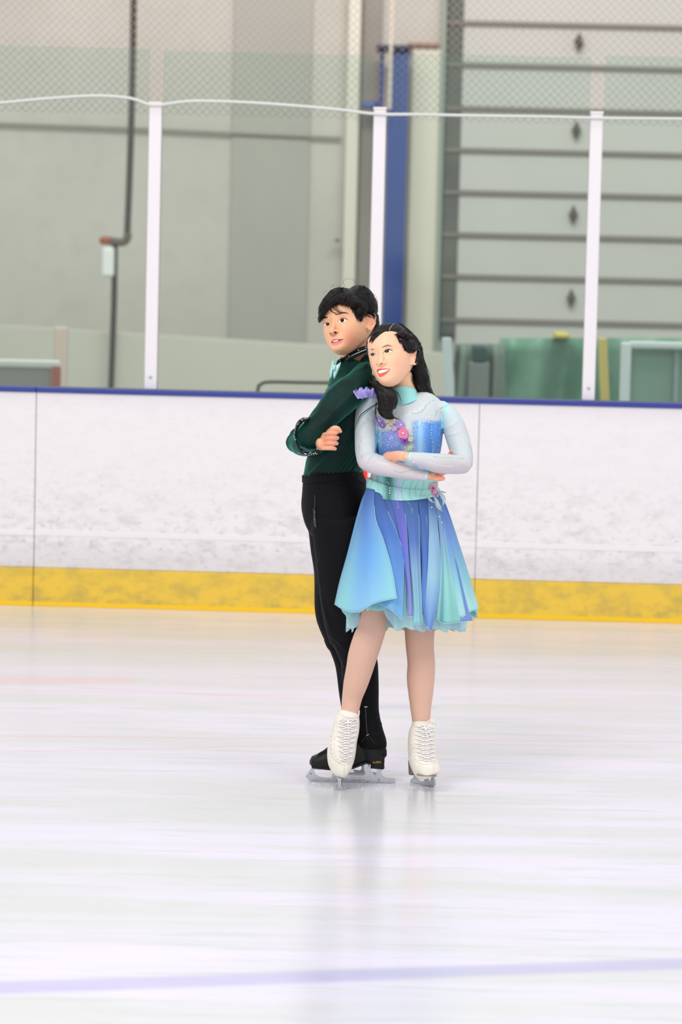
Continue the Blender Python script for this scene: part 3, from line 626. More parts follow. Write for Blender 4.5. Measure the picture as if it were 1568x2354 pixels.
# hair
Rb, cb, kb, Bb = BF
def loc2w(v, fr): R, c, k, B = fr; return (np.asarray(v)@R.T*k)@B.T+c
def ell_local(fr, c, r, nu=40, nv=28):
    V = [];
    for i in range(nv+1):
        t = math.pi*i/nv
        for j in range(nu): V.append((c[0]+r[0]*math.sin(t)*math.cos(2*math.pi*j/nu), c[1]+r[1]*math.sin(t)*math.sin(2*math.pi*j/nu), c[2]+r[2]*math.cos(t)))
    Fc = [(i*nu+j, (i+1)*nu+j, (i+1)*nu+(j+1) % nu, i*nu+(j+1) % nu) for i in range(nv) for j in range(nu)]
    return loc2w(np.array(V), fr), Fc
hb = [ell_local(BF, (0, .022, .052), (.0835, .093, .075)), ell_local(BF, (0, .062, -.004), (.054, .040, .052)),
      blob(780, 683, DB-.02, 36, 20, .062, -14), blob(759, 693, DB-.03, 22, 17, .050, -40), blob(743, 711, DB-.03, 11, 18, .035, 18), blob(735.5, 729, DB-.025, 4.5, 14, .018, 4),
      blob(826, 690, DB+.02, 36, 34, .075, 10), blob(845, 706, DB+.03, 25, 30, .07), blob(830, 712, DB-.045, 15, 20, .030, 8), blob(828, 731, DB-.052, 6, 12, .016, 5), blob(808, 692, DB-.055, 26, 13, .035, 22),
      blob(861, 748, DB+.085, 11, 30, .045, 0), blob(790, 683, DB-.03, 30, 20, .06)]
hV, hF = fuse(hb, 0.0028, 3); n_ = vnormals(hV, hF); hV = hV+n_*(0.0022*vnoise(hV, 110, 3)+0.0012*vnoise(hV*np.array([1, 1, .35]), 420, 5))[:, None]
hair = bpart('hair', hV, hF, mhair)
HB = bvh(*join([(hV, hF), (V, Fc)]))
def locks(bv, starts, ends, n, rad, lift, bend, seed, jit=3.0, off=.0005):
    r = np.random.RandomState(seed); out = []
    S = catmull(np.array(starts, float), 60); E_ = catmull(np.array(ends, float), 60)
    for k in range(n):
        u = r.rand(); i = int(u*59); a = S[i]+r.randn(2)*jit*.6; e = E_[i]+r.randn(2)*jit
        d = e-a; pr = np.array([-d[1], d[0]]); bb_ = bend*(0.6+0.8*r.rand())
        f = 0.55+0.45*r.rand()
        pts = [a, a+d*.33+pr*bb_, a+d*.68+pr*bb_*.9, a+d*(.98)]
        pts = [a+(q-a)*1.0 for q in pts]
        m0 = rad*(0.6+0.7*r.rand()); out.append(stroke_tube(bv, pts, [m0*.5, m0, m0*.9, m0*.15], off, 16, 5, lift=[lift*r.rand()]))
    return join(out)
lk = [locks(HB, [(798, 668), (806, 672), (815, 676)], [(733, 744), (738, 730), (747, 712), (762, 703), (782, 699)], 120, .0012, .0020, .10, 1, 2),
      locks(HB, [(806, 670), (818, 668), (830, 670)], [(782, 704), (800, 708), (815, 720), (826, 742)], 110, .0012, .0025, .10, 2, 2),
      locks(HB, [(812, 668), (825, 662), (840, 664)], [(829, 744), (838, 730), (848, 722), (866, 722), (870, 742)], 120, .0012, .0025, .10, 4),
      locks(HB, [(800, 664), (790, 662), (778, 664)], [(733, 728), (735, 712), (745, 690), (757, 676)], 80, .0011, .002, .08, 5, 2),
      locks(HB, [(806, 664), (822, 657), (836, 657)], [(868, 735), (869, 715), (863, 695), (852, 672)], 80, .0011, .003, .16, 6, 2),
      locks(HB, [(867, 722), (868, 730), (869, 735)], [(865, 772), (867, 772), (868, 768)], 40, .0016, .001, .02, 8, 1.5)]
bpart('hair_locks', *join(lk), mhair)
fl = []
for _f in [stroke_tube(HB, zb(p), [.0010, .0011, .0003], .0008, 18, 5) for p in ([(310, 640), (345, 720), (420, 775), (520, 770), (590, 765)], [(400, 610), (430, 690), (500, 745), (570, 765), (610, 745)], [(470, 610), (510, 690), (560, 730), (600, 735)], [(440, 600), (470, 690), (530, 745), (600, 760)], [(330, 660), (370, 740), (440, 790), (480, 800)], [(230, 640), (220, 700), (190, 780), (150, 860)])]: bpart('fringe_strand', *_f, mhair)
w_ = [([(796.5, 659), (789, 650), (793, 643), (806, 641), (816, 647), (820, 656)], .0004), ([(768, 659), (764, 656), (760, 661)], .0004), ([(862, 676), (868, 690), (870, 700)], .0004), ([(745, 676), (747, 670), (752, 668)], .0003), ([(785, 656), (775, 656), (765, 655)], .0003)]
for p, r in w_: q = catmull([(a, b_) for a, b_ in p], 20); bpart('stray_hair', *tube(P(q[:, 0], q[:, 1], DB-.02), r, 5), mhair)

# shirt: torso, sleeves, fused and creased
sh = [limb([(822, 834, DB+.004, 36, .058), (817, 850, DB+.003, 46, .085), (813, 870, DB+.002, 54, .130), (807, 920, DB, 61, .165), (795, 980, DB, 66, .155), (778, 1040, DB, 68, .14), (764, 1092, DB, 66, .132), (766, 1104, DB, 64, .13)], 50, 36, cap=.2),
      limb([(836, 864, DB-.12, 28, .050), (826, 882, DB-.16, 33, .055), (804, 902, DB-.19, 36, .056), (780, 924, DB-.21, 36, .055), (743, 966, DB-.225, 31, .050), (722, 992, DB-.235, 29, .047), (712, 1003, DB-.235, 29, .045)], 36, 28),
      limb([(712, 1004, DB-.22, 29, .045), (706, 1003, DB-.15, 29, .043), (702, 1000, DB-.05, 28, .040)], 20, 24),
      limb([(815, 885, DB+.14, 28, .05), (775, 935, DB+.18, 26, .047), (730, 985, DB+.17, 26, .042), (689, 1012, DB+.08, 30, .040), (691, 1019, DB+.0, 29, .038), (705, 1025, DB-.08, 23, .03)], 40, 28),
      limb([(868, 816, DB+.02, 13, .045), (842, 831, DB+.01, 17, .050), (812, 858, DB+.005, 18, .055), (794, 868, DB+.0, 14, .05)], 20, 24),
      limb([(712, 1030, DB-.10, 17, .024), (730, 1026, DB-.17, 17, .022)], 10, 18)]
sV, sF = fuse(sh, 0.0026, 4); n_ = vnormals(sV, sF); q = proj(sV)
def fold(q, x0, y0, x1, y1, w, a):
    dx, dy = x1-x0, y1-y0; Ln = math.hypot(dx, dy); t = ((q[:, 0]-x0)*dx+(q[:, 1]-y0)*dy)/Ln**2; s = ((q[:, 0]-x0)*-dy+(q[:, 1]-y0)*dx)/Ln
    s = s-w*1.5*np.sin(t*math.pi)*.6
    return a*np.exp(-(s/w)**2)*np.clip(np.sin(np.clip(t, 0, 1)*math.pi), 0, 1)**.5
dsp = 0.0022*vnoise(sV*np.array([1, 1, .8]), 26, 1)+.0010*vnoise(sV@rotv([0, .8, 0]).T*np.array([1, 1, .25]), 90, 6)
for i in range(9):
    dsp += fold(q, 708+i*11, 1096-i*1.0, 766+i*11, 1030-i*6, 3.2, .0065)-fold(q, 714+i*11, 1096-i, 772+i*11, 1030-i*6, 3.0, .0045)
for f_ in [(760, 950, 832, 880, 5, .004), (730, 985, 800, 905, 6, .004), (745, 905, 790, 868, 5, .003), (700, 975, 745, 930, 5, .004), (780, 1000, 850, 930, 6, .003), (820, 850, 850, 830, 4, .004), (705, 1020, 720, 985, 4, .003), (700, 1035, 740, 1020, 4, .004), (752, 930, 770, 890, 4, -.003), (715, 1040, 760, 985, 5, .003)]: dsp += fold(q, *f_)
sV = sV+n_*dsp[:, None]
mshirt = mat('dark green velvet', L(2, 42, 36), 0.6, 0.2, sheen=1.0, tint=L(50, 190, 160), noise=(12, 0.45))
shirt = bpart('shirt', sV, sF, mshirt); SB = bvh(sV, sF)
def sub(par, name, V, Fc, m, col=None, smooth=True):
    o = mk(name, V, Fc, m, None, col, smooth); o.parent = par; o.matrix_parent_inverse = par.matrix_parent_inverse.inverted() if False else Matrix.Identity(4)
    return o
# child meshes hold world coordinates; the person empty is offset, so lift that offset once on the part, not again on the sub-part
# collar: a standing band, black with two rows of crystals
def band(rows, h0, h1, th=.004, n=60, m=None):
    pass
ct = [(784.3, 825.6), (805.8, 811.5), (830.7, 798), (852, 794), (868, 792)]; cbm = [(785, 843), (805.8, 827.5), (827.4, 816.5), (852, 807), (868, 806)]
T_ = catmull(ct, 30); B_ = catmull(cbm, 30); V = []; ang = np.linspace(0, math.pi, 30)
cx0 = (784+868)/2
def ring_d(x): 
    t = np.clip((x-784)/(868-784), 0, 1); return DB+.03-0.082*np.sqrt(np.clip(1-(2*t-1)**2, 0, 1))
for (T, Bm) in ((T_, B_),):
    for i in range(30):
        V.append(P(T[i, 0], T[i, 1], ring_d(T[i, 0]))); V.append(P((T[i, 0]+Bm[i, 0])/2, (T[i, 1]+Bm[i, 1])/2, ring_d(Bm[i, 0])-.006)); V.append(P(Bm[i, 0], Bm[i, 1], ring_d(Bm[i, 0])-.011))
    for i in range(29, -1, -1):
        dd = 2*(DB+.03); V.append(P(T[i, 0], T[i, 1]-4, dd-ring_d(T[i, 0]))); V.append(P(T[i, 0], (T[i, 1]+Bm[i, 1])/2-4, dd-ring_d(T[i, 0]))); V.append(P(Bm[i, 0], Bm[i, 1]-4, dd-ring_d(Bm[i, 0])))
Fc = [(3*i+k, 3*i+k+1, 3*((i+1) % 60)+k+1, 3*((i+1) % 60)+k) for i in range(60) for k in (0, 1)]
V = np.array(V); collar = sub(shirt, 'collar', V, Fc, mblack); thick(collar, .004)
CB = bvh(V, Fc)
st = along([(786, 838), (806, 820.5), (828, 809.5), (852, 800)], 3.1)
v1 = beads(CB, st, [.0012+.0009*(i > 9) for i in range(len(st))], off=.0022); v2 = beads(CB, zb([(665, 1842), (768, 1755), (972, 1622), (1135, 1560)]), .0024, off=.0022)
tag(sub(shirt, 'collar_crystals', *join([v1, v2]), mstone, smooth=False), kind='stuff')
# far collar wing, front placket with crystals
V, Fc = limb([(775, 840, DB-.02, 3, .01), (780, 833, DB-.02, 6, .02), (786, 829, DB-.01, 6, .02)], 14, 12); sub(shirt, 'collar_wing', V, Fc, mblack)
BW = bvh(V, Fc); 
pk = limb([(772, 868, DB-.03, 4, .02), (761, 884, DB-.03, 4, .02), (751, 902, DB-.03, 4, .02), (744, 925, DB-.03, 4, .02)], 24, 12); plk = sub(shirt, 'front_placket', *pk, mblack)
st = along([(768, 869), (760, 881), (752, 895), (747, 908)], 2.6); st2 = along([(765, 868), (757, 881), (750, 894)], 3.4); st3 = [(776, 832.5), (781, 829), (779, 835)]
tag(sub(shirt, 'placket_crystals', *join([beads(bvh(*pk), st, .0014), beads(bvh(*pk), st2, .0012), beads(BW, st3, .0012)]), mstone, smooth=False), kind='stuff')
# cuffs: black bands round the two wrists
c1 = limb([(708, 963, DB-.265, 3, .016), (694, 967, DB-.250, 5.5, .022), (684, 979, DB-.24, 4.6, .022), (679, 1000, DB-.24, 2.8, .02), (683, 1020, DB-.24, 2.8, .02), (692, 1035, DB-.255, 3, .02), (706, 1043, DB-.265, 4.5, .018), (722, 1042, DB-.268, 4.2, .018), (734, 1040, DB-.27, 3, .015)], 60, 16)
cuff = sub(shirt, 'cuff', *c1, mblack); CBb = bvh(*c1); r = np.random.RandomState(4)
cp = [(x+r.randn()*1.5, y+r.randn()*2.2) for x, y in along([(708, 960), (693, 964), (684, 976)], 1.5)]+[(x+r.randn()*.7, y) for x, y in along([(681, 980), (676, 998), (680, 1012)], 3.2)]+[(x+r.randn()*1.5, y+r.randn()*2.0) for x, y in along([(697, 1041), (710, 1044), (728, 1042)], 1.3)]
tag(sub(shirt, 'cuff_crystals', *join([beads(CBb, cp, [.0009+.0009*r.rand() for _ in cp]), beads(SB, [(x+r.randn()*1.2, y+r.randn()*1.5) for x, y in along([(686, 1042), (694, 1045), (704, 1047)], 1.6)], .0012)]), mstone, smooth=False), kind='stuff')
# bow tie: two folded wings and a knot
mtie = mat('pale aqua satin', L(185, 242, 238), 0.35, 0.5, sheen=.2)
def slab(poly, d, th, cen_bulge=.004):
    """a soft folded cloth piece: outline polygon filled from its centre"""
    p = np.array(poly, float); c = p.mean(0); n = len(p); V = []; 
    for s in (-1, 1):
        for k, rr in enumerate((1.0, .92, .55, 0.0)):
            if rr == 0: V.append(P(c[0], c[1], d+s*(th/2+cen_bulge)))
            else:
                q_ = c+(p-c)*rr; V += list(P(q_[:, 0], q_[:, 1], d+s*(0 if k == 0 else th/2+(cen_bulge*.7 if k == 2 else 0))))
    Fc = []; h = 3*n+1
    for s in (0, 1):
        o = s*h
        for k in (0, 1):
            for j in range(n): a, b_ = o+k*n+j, o+k*n+(j+1) % n; Fc.append((a, b_, b_+n, a+n) if s else (a, a+n, b_+n, b_))
        for j in range(n): Fc.append((o+2*n+j, o+2*n+(j+1) % n, o+3*n) if s else (o+2*n+(j+1) % n, o+2*n+j, o+3*n))
    return np.array(V), Fc
t1 = slab([(784.3, 831.4), (779, 836), (770.5, 841), (768, 848), (766, 862), (767.7, 873), (772, 869), (777, 858), (781, 846)], DB-.075, .006, .006)
t2 = slab([(766.9, 824), (763.5, 834), (760.5, 845), (758.3, 856), (758.6, 868), (763, 870), (766, 858), (768, 846), (769.5, 838)], DB-.045, .006, .005)
t3 = slab([(768, 838), (772, 840), (771.5, 848), (769, 854), (765.5, 850), (766, 842)], DB-.082, .006, .004)
tie = bpart('bow_tie', *t1, mtie); sub(tie, 'far_wing', *t2, mtie); sub(tie, 'knot', *t3, mtie)

# trousers
DN, DF_ = DB-.08, DB+.09
tr_ = [limb([(763, 1086, DB, 69, .140), (770, 1128, DB, 78, .150), (774, 1165, DB, 82, .155), (779, 1200, DB, 75, .15), (783, 1228, DB, 64, .125)], 36, 36, cap=.5),
       limb([(786, 1190, DN, 72, .085), (789, 1260, DN, 68, .085), (793, 1320, DN, 62, .082), (795, 1400, DN, 55, .072), (803, 1450, DN, 52, .066), (818, 1495, DN, 45, .062), (826, 1530, DN, 44, .060), (831, 1590, DN, 41, .058), (838, 1640, DN, 35, .052), (848, 1680, DN, 33, .05), (854, 1706, DN, 35, .052), (854, 1716, DN, 35, .052)], 70, 30, cap=.1),
       limb([(768, 1195, DF_, 62, .082), (766, 1260, DF_, 54, .082), (766, 1320, DF_, 45, .078), (765, 1400, DF_, 42, .070), (772, 1440, DF_, 38, .062), (789, 1490, DF_, 32, .058), (804, 1530, DF_, 34, .056), (812, 1590, DF_, 34, .052), (817, 1640, DF_, 31, .048), (822, 1690, DF_, 30, .046)], 70, 28, cap=.1)]
tV, tF = fuse(tr_, 0.003, 4); n_ = vnormals(tV, tF); q = proj(tV); dsp = 0.0012*vnoise(tV, 16, 9)
for f_ in [(728, 1290, 762, 1455, 5, .005), (760, 1460, 800, 1478, 4, .006), (764, 1478, 790, 1540, 4, -.005), (775, 1465, 805, 1500, 4, .004), (700, 1180, 720, 1230, 4, .004), (735, 1340, 775, 1450, 6, -.003), (846, 1655, 872, 1640, 3, .004), (850, 1672, 878, 1662, 3, .004), (850, 1690, 882, 1684, 3, .004), (745, 1470, 765, 1495, 4, .004), (820, 1100, 842, 1112, 3, .003)]: dsp += fold(q, *f_)
tV = tV+n_*dsp[:, None]
mtr = mat('black stretch cloth', L(7, 7, 11), 0.75, 0.2, sheen=.03, tint=(.5, .5, .7), noise=(14, .25))
trou = bpart('trousers', tV, tF, mtr); TB = bvh(tV, tF)
mzip = mat('black zip tape', L(34, 34, 38), 0.35); 
wb = limb([(763, 1084, DB, 70.5, .1425), (765, 1098, DB, 72.5, .1465)], 6, 40, cap=.05); sub(trou, 'waistband', *wb, mtr)
z1 = stroke_tube(TB, [(725, 1139), (725, 1158), (723, 1172)], [.0022, .0022], .0012); sub(trou, 'pocket_zip', *z1, mzip)
z2 = join([stroke_tube(TB, [(723, 1172), (726, 1178)], [.003, .003], .003), stroke_tube(TB, [(724, 1178), (725, 1195), (727, 1209)], [.0035, .0042, .0042], .002)]); sub(trou, 'zip_pull', *z2, mat('grey pull', L(58, 58, 62), .3))
z3 = stroke_tube(TB, [(840, 1624), (841, 1650), (844, 1685)], [.003, .003], .001); sub(trou, 'ankle_zip', *z3, mzip)
msl = mat('bright zip', L(190, 190, 195), .2, metal=1)
for z4 in (stroke_tube(TB, [(838, 1624.5), (843, 1624.5)], [.0025, .0025], .003), stroke_tube(TB, [(843, 1690), (847, 1688)], [.002, .002], .003)): sub(trou, 'zip_slider', *z4, msl)
z5 = join([stroke_tube(TB, p, [.0013, .0013], .002) for p in ([(845, 1688), (838, 1698), (832, 1706)], [(845, 1688), (852, 1697), (860, 1708)], [(845, 1690), (846, 1702)])]); sub(trou, 'zip_cord', *z5, mzip)

# black skates: side view boot on a long blade
mboot = mat('black leather', L(7, 7, 8), 0.5, 0.4); msole = mat('black sole', L(10, 10, 11), 0.35)
def side_skate(x0, sx, dy, d, full):
    X1 = lambda a: x0+(a-713)*sx
    """boot and blade seen from the side, toe to the left; dx, dy shift in pixels"""
    S_ = lambda L_: [(X1(a), b_+dy) for a, b_ in L_]
    top = [(713, 1747), (716, 1741), (722, 1737), (730, 1734), (740, 1729), (751, 1723), (765, 1714), (785, 1705), (810, 1700), (840, 1700), (870, 1706), (886, 1716)]
    bot = [(713, 1757), (716, 1763), (722, 1765), (730, 1766), (740, 1767), (751, 1768), (765, 1768), (785, 1768), (810, 1765), (840, 1753), (870, 1752), (886, 1740)]
    hw = [.018, .030, .036, .040, .043, .045, .046, .044, .040, .036, .036, .022]
    rows = [(X1(a[0]), (a[1]+b_[1])/2+dy, d, (b_[1]-a[1])/2, h) for a, b_, h in zip(top, bot, hw)]
    pr = [limb(rows, 44, 26, cap=.3, ex=2.5), limb([(X1(846), 1676+dy, d, 20*sx, .038), (X1(850), 1692+dy, d, 27*sx, .042), (X1(854), 1725+dy, d, 33*sx, .042), (X1(862), 1745+dy, d, 24*sx, .038)], 24, 26, cap=.3),
          limb([(X1(868), 1738+dy, d, 17*sx, .034), (X1(868), 1758+dy, d, 16*sx, .033), (X1(867.5), 1764+dy, d, 16.5*sx, .033)], 12, 24, cap=.1, ex=4)]
    bV, bF = fuse(pr, .0022, 2); boot = bpart('ice_skate', bV, bF, mboot)
    pr = prism_px(S_([(716, 1762), (758, 1767), (811, 1763.5), (842, 1751), (846, 1755), (812, 1768), (758, 1771), (717, 1766.5)]), d, .030); sub(boot, 'sole', *pr, msole, smooth=False)
    pr = prism_px(S_([(851, 1763), (884, 1762), (884, 1766.5), (852, 1767)]), d, .030); sub(boot, 'heel_lift', *pr, msole, smooth=False)
    runner = [(701.8, 1785), (706, 1779), (716, 1765.5), (736, 1766.5), (737, 1770), (724, 1769), (722, 1773), (726, 1780), (735, 1785), (752, 1788.5), (790, 1789), (860, 1786.5), (866, 1779), (866, 1769), (856, 1768), (856, 1765), (882, 1765), (882, 1768), (878, 1770), (877, 1776), (880, 1783), (887, 1787.5), (907, 1788.5), (909.3, 1791), (909.3, 1799.6), (890, 1801), (830, 1802), (770, 1801), (735, 1799), (714.4, 1797.4), (710, 1792.5), (706, 1789.5), (704, 1787)]
    b1 = prism_px(S_(runner), d, .0022); blade = sub(boot, 'blade', *b1, mblade, smooth=False)
    st_ = prism_px(S_([(836, 1765), (838, 1753), (845, 1757), (852, 1768), (862, 1783), (850, 1788), (806, 1788), (800, 1782), (832, 1784), (840, 1780)]), d+.004, .004); sub(boot, 'blade_stanchion', *st_, mblade, smooth=False)
    pl_ = prism_px(S_([(717, 1764.5), (775, 1768), (775, 1770), (717, 1767)]), d, .022); sub(boot, 'mounting_plate', *pl_, mblade, smooth=False)
    mriv = mat('rivet', L(120, 120, 124), .3, metal=1); sub(boot, 'rivet', *blob(X1(715), 1779+dy, d-.0035, 1.6, 1.6, .0012), mriv); sub(boot, 'rivet', *blob(X1(871.5), 1792.5+dy, d-.0035, 1.6, 1.6, .0012), mriv)
    if full:
        BX = bvh(bV, bF); r = np.random.RandomState(3); ls = []
        for k in range(5):
            x = 733+k*5; y = 1733-k*2.6; ls.append(stroke_tube(BX, [(x-2, y+6), (x+1, y+1), (x+5, y-2.5)], [.0022, .0022], .0012, 10)); 
        sub(boot, 'laces', *join(ls), mat('black laces', L(20, 20, 22), .8))
        for txt, x, y, h, w, m, dd in (('EDEA', 857, 1754.3, 5.0, 19.5, mat('gold foil', L(212, 170, 80), .25, metal=.8), None), ('MATRIX', 809, 1795.4, 4.2, 31, mat('etched steel', L(150, 152, 156), .5), d-.0024)):
            cu = bpy.data.curves.new('lettering', 'FONT'); cu.body = txt; cu.extrude = .0002 if dd else .0006; cu.size = 1.0; t = bpy.data.objects.new('lettering', cu); C.objects.link(t)
            dg = bpy.context.evaluated_depsgraph_get(); me = bpy.data.meshes.new_from_object(t.evaluated_get(dg)); bpy.data.objects.remove(t)
            tv = np.array([v.co[:] for v in me.vertices]); tv[:, :2] -= tv[:, :2].min(0); sx = w/tv[:, 0].max(); sy = h/tv[:, 1].max()
            if dd is None:
                pp, nn = cast(BX, x+w/2, y-h/2); dq = pp[1]-YS-.0016
            else: dq = dd
            nv_ = P(x+tv[:, 0]*sx, y-tv[:, 1]*sy, dq-tv[:, 2]*1.0)
            sub(boot, 'heel_lettering' if dd is None else 'blade_lettering', nv_, [tuple(p.vertices) for p in me.polygons], m, smooth=False)
    return boot
def prism_px(poly, d, hd):
    p = np.array(poly, float); n = len(p); V = np.vstack([P(p[:, 0], p[:, 1], d-hd), P(p[:, 0], p[:, 1], d+hd)])
    return V, [tuple(range(n)), tuple(range(2*n-1, n-1, -1))]+[(i, i+n, (i+1) % n+n, (i+1) % n) for i in range(n)]
side_skate(713, 1.0, 0, DN, True)
side_skate(768, .50, -13, DF_+.01, False)
# ================================================================== the girl
def zg(L_, ox=840, oy=735, s=9.22): return [(ox+a/s, oy+b_/s) for a, b_ in L_]
girl_root = empty('person', 'smiling girl in blue and aqua skating dress and white skates, leaning on the boy', 'person', ice(955, 1806))
def gpart(name, V, Fc, m, col=None, smooth=True): return under(mk(name, V, Fc, m, None, col, smooth), girl_root)
gpose = [-.29902, -.17928, -.40202, 900.8, 827.2, 701.3]
DG = 0.0
hp, GF = pose_head(head_parts(.88, .985, 2.3, -.0015, .9, .006), gpose, DG-.03)
WR_R = [(842, 1070, -.06), (900, 1078, -.12), (948, 1088, -.145), (985, 1092, -.15)]
body = hp+[
    limb([(918, 850, DG+.0, 26, .040), (926, 885, DG+.01, 27, .042), (932, 910, DG+.01, 29, .044), (938, 940, DG+.01, 50, .045), (942, 975, DG, 70, .068), (940, 1040, DG, 70, .072), (928, 1110, DG, 70, .072), (926, 1150, DG, 76, .076), (926, 1220, DG, 84, .085)], 50, 30),
    limb([(905, 1190, DG-.02, 44, .07), (880, 1300, DG-.05, 40, .062), (858, 1402, DG-.06, 32.5, .050), (855.5, 1440, DG-.062, 32, .048), (845, 1472, DG-.06, 33, .047), (834.5, 1505, DG-.05, 33, .047), (826.5, 1538, DG-.04, 30, .044), (817.5, 1572, DG-.03, 27, .040), (809.7, 1603, DG-.02, 22.5, .034), (805, 1630, DG-.02, 20, .032), (798, 1680, DG-.03, 20, .032)], 70, 28),
    limb([(955, 1190, DG+.01, 44, .07), (962, 1300, DG+.02, 40, .062), (965, 1400, DG+.02, 35, .052), (964.8, 1452, DG+.02, 33.5, .050), (965.5, 1489, DG+.02, 31.5, .046), (968.5, 1525, DG+.025, 31, .047), (967.3, 1558, DG+.03, 31.5, .047), (967.3, 1590, DG+.03, 28.5, .042), (967.3, 1625, DG+.03, 23.8, .035), (968.4, 1658, DG+.03, 20, .032), (969, 1710, DG+.02, 20, .032)], 70, 28),
    limb([(850, 942, DG+.0, 12, .030), (842, 965, DG-.01, 15, .032), (842, 1010, DG-.03, 15, .030), (845, 1055, DG-.062, 14, .028)], 24),
    limb([(847, 1060, DG-.07, 14, .028), (870, 1070, DG-.10, 14, .027), (910, 1079, DG-.125, 12, .023), (950, 1088, DG-.145, 11, .022), (985, 1095, DG-.155, 8.5, .018)], 24),
    limb([(1022, 950, DG+.0, 10, .028), (1041, 985, DG-.01, 15, .030), (1056, 1030, DG-.03, 15, .028), (1064, 1060, DG-.06, 12, .026)], 24),
    limb([(1060, 1066, DG-.08, 12, .026), (1030, 1067, DG-.12, 13, .026), (990, 1062, DG-.17, 14, .026), (955, 1056, DG-.19, 10, .020), (935, 1050, DG-.19, 9, .018)], 24),
    # hand lying on the right arm: back of the hand and fingers slipping under the other forearm
    limb([(938, 1051, DG-.185, 10.5, .013), (922, 1048, DG-.175, 11.5, .013), (906, 1048, DG-.155, 11, .012), (894, 1050, DG-.135, 9, .010)], 20, 20),
]
for (xs_, ys_, w) in [((905, 890, 879), (1041.5, 1043, 1049), 4.0), ((905, 889, 877), (1047, 1050, 1057), 4.2), ((906, 890, 878), (1053, 1058, 1066), 4.2), ((910, 896, 886), (1059, 1065, 1072), 3.8)]:
    body.append(limb([(xs_[0], ys_[0], DG-.150, w, .0075), (xs_[1], ys_[1], DG-.118, w, .0072), (xs_[2], ys_[2]+3, DG-.085, w*.85, .006)], 14, 12))
# other hand: palm edge below the left forearm, fingers behind it, tips at the elbow
body.append(limb([(984, 1094, DG-.150, 9, .016), (994, 1091, DG-.138, 11, .015), (1004, 1086, DG-.122, 11.5, .014), (1014, 1080, DG-.105, 10, .012)], 20, 20))
for (q_, w) in [([(1010, 1082, -.10), (1022, 1066, -.075), (1033, 1046, -.055), (1039, 1037.5, -.06)], 4.8), ([(1016, 1084, -.095), (1029, 1070, -.07), (1040, 1052, -.05), (1045, 1041.5, -.058)], 4.6), ([(1018, 1088, -.09), (1034, 1077, -.065), (1046, 1062, -.045)], 4.6), ([(1016, 1090, -.088), (1030, 1084, -.06), (1044, 1072, -.04)], 4.2)]:
    body.append(limb([(x, y, DG+d, w, .0075) for x, y, d in q_], 18, 12))
body.append(limb([(996, 1098, DG-.145, 7.5, .010), (1006, 1099, DG-.150, 7.5, .010), (1014, 1099.5, DG-.152, 6.6, .009), (1018.5, 1100, DG-.150, 5.4, .008)], 18, 14))
V, Fc = fuse(body, 0.0017, 3); pv = proj(V); GB = bvh(V, Fc)
base = np.tile(np.array(L(247, 196, 160)), (len(V), 1))
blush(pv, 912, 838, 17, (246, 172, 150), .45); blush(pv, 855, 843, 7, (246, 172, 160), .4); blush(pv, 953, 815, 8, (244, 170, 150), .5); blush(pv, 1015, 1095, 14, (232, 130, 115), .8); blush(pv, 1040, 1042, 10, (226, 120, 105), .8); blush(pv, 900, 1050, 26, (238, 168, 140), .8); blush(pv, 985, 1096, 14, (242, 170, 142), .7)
gb = gpart('body', V, Fc, mskin, base)
face(zg, gpart, GB, [
    ('eye', [(388, 710), (410, 672), (450, 648), (505, 640), (545, 652), (572, 661)], [(388, 710), (430, 702), (490, 692), (535, 676), (572, 662)], .0003, .0008, eye_col(840+456/9.22, 735+670/9.22, 4.8), meye),
    ('eye', [(103, 746), (130, 724), (170, 716), (200, 730), (216, 748)], [(103, 746), (140, 768), (178, 768), (205, 760), (216, 749)], .0003, .0008, eye_col(840+155/9.22, 735+742/9.22, 4.0), meye),
    ('eyebrow', [(343, 592), (400, 552), (470, 528), (530, 545), (582, 576)], [(345, 600), (410, 578), (470, 562), (530, 562), (582, 578)], .0003, .0006, cl(150, 112, 88), mface),
    ('eyebrow', [(108, 628), (130, 614), (160, 612), (192, 640)], [(108, 642), (130, 638), (160, 636), (192, 643)], .0003, .0006, cl(150, 112, 88), mface),
    ('nostril', [(306, 938), (335, 916), (355, 920), (363, 932)], [(306, 940), (330, 944), (350, 940), (363, 934)], .0003, .0001, cl(110, 38, 28), mface),
    ('nostril', [(222, 948), (240, 944), (264, 962)], [(222, 950), (244, 958), (264, 963)], .0003, .0001, cl(120, 45, 35), mface),
    ('mouth_opening', [(245, 1088), (268, 1082), (330, 1064), (400, 1052), (470, 1046), (527, 1048)], [(245, 1090), (275, 1120), (300, 1148), (360, 1140), (440, 1108), (527, 1050)], .0003, .0002, cl(90, 22, 20), mface),
    ('teeth', [(268, 1088), (330, 1066), (400, 1055), (460, 1050), (512, 1052)], [(272, 1104), (300, 1142), (360, 1132), (420, 1112), (512, 1056)], .0005, .0010, lambda x, y, u, v: L(250, 238, 215) if abs((u*9) % 1-.5) < .44 or v < .3 else L(205, 170, 140), mtooth),
    ('upper_lip', [(236, 1090), (262, 1050), (320, 1034), (360, 1040), (400, 1034), (460, 1038), (527, 1046)], [(240, 1094), (270, 1086), (330, 1068), (400, 1056), (470, 1050), (527, 1050)], .0003, .0018, lipc((232, 96, 92), (214, 66, 66)), mface),
    ('lower_lip', [(262, 1090), (275, 1118), (300, 1148), (360, 1138), (440, 1106), (525, 1051)], [(262, 1094), (280, 1165), (312, 1215), (380, 1192), (455, 1138), (526, 1054)], .0003, .0024, lipc((228, 84, 84), (242, 112, 106)), mface),
])
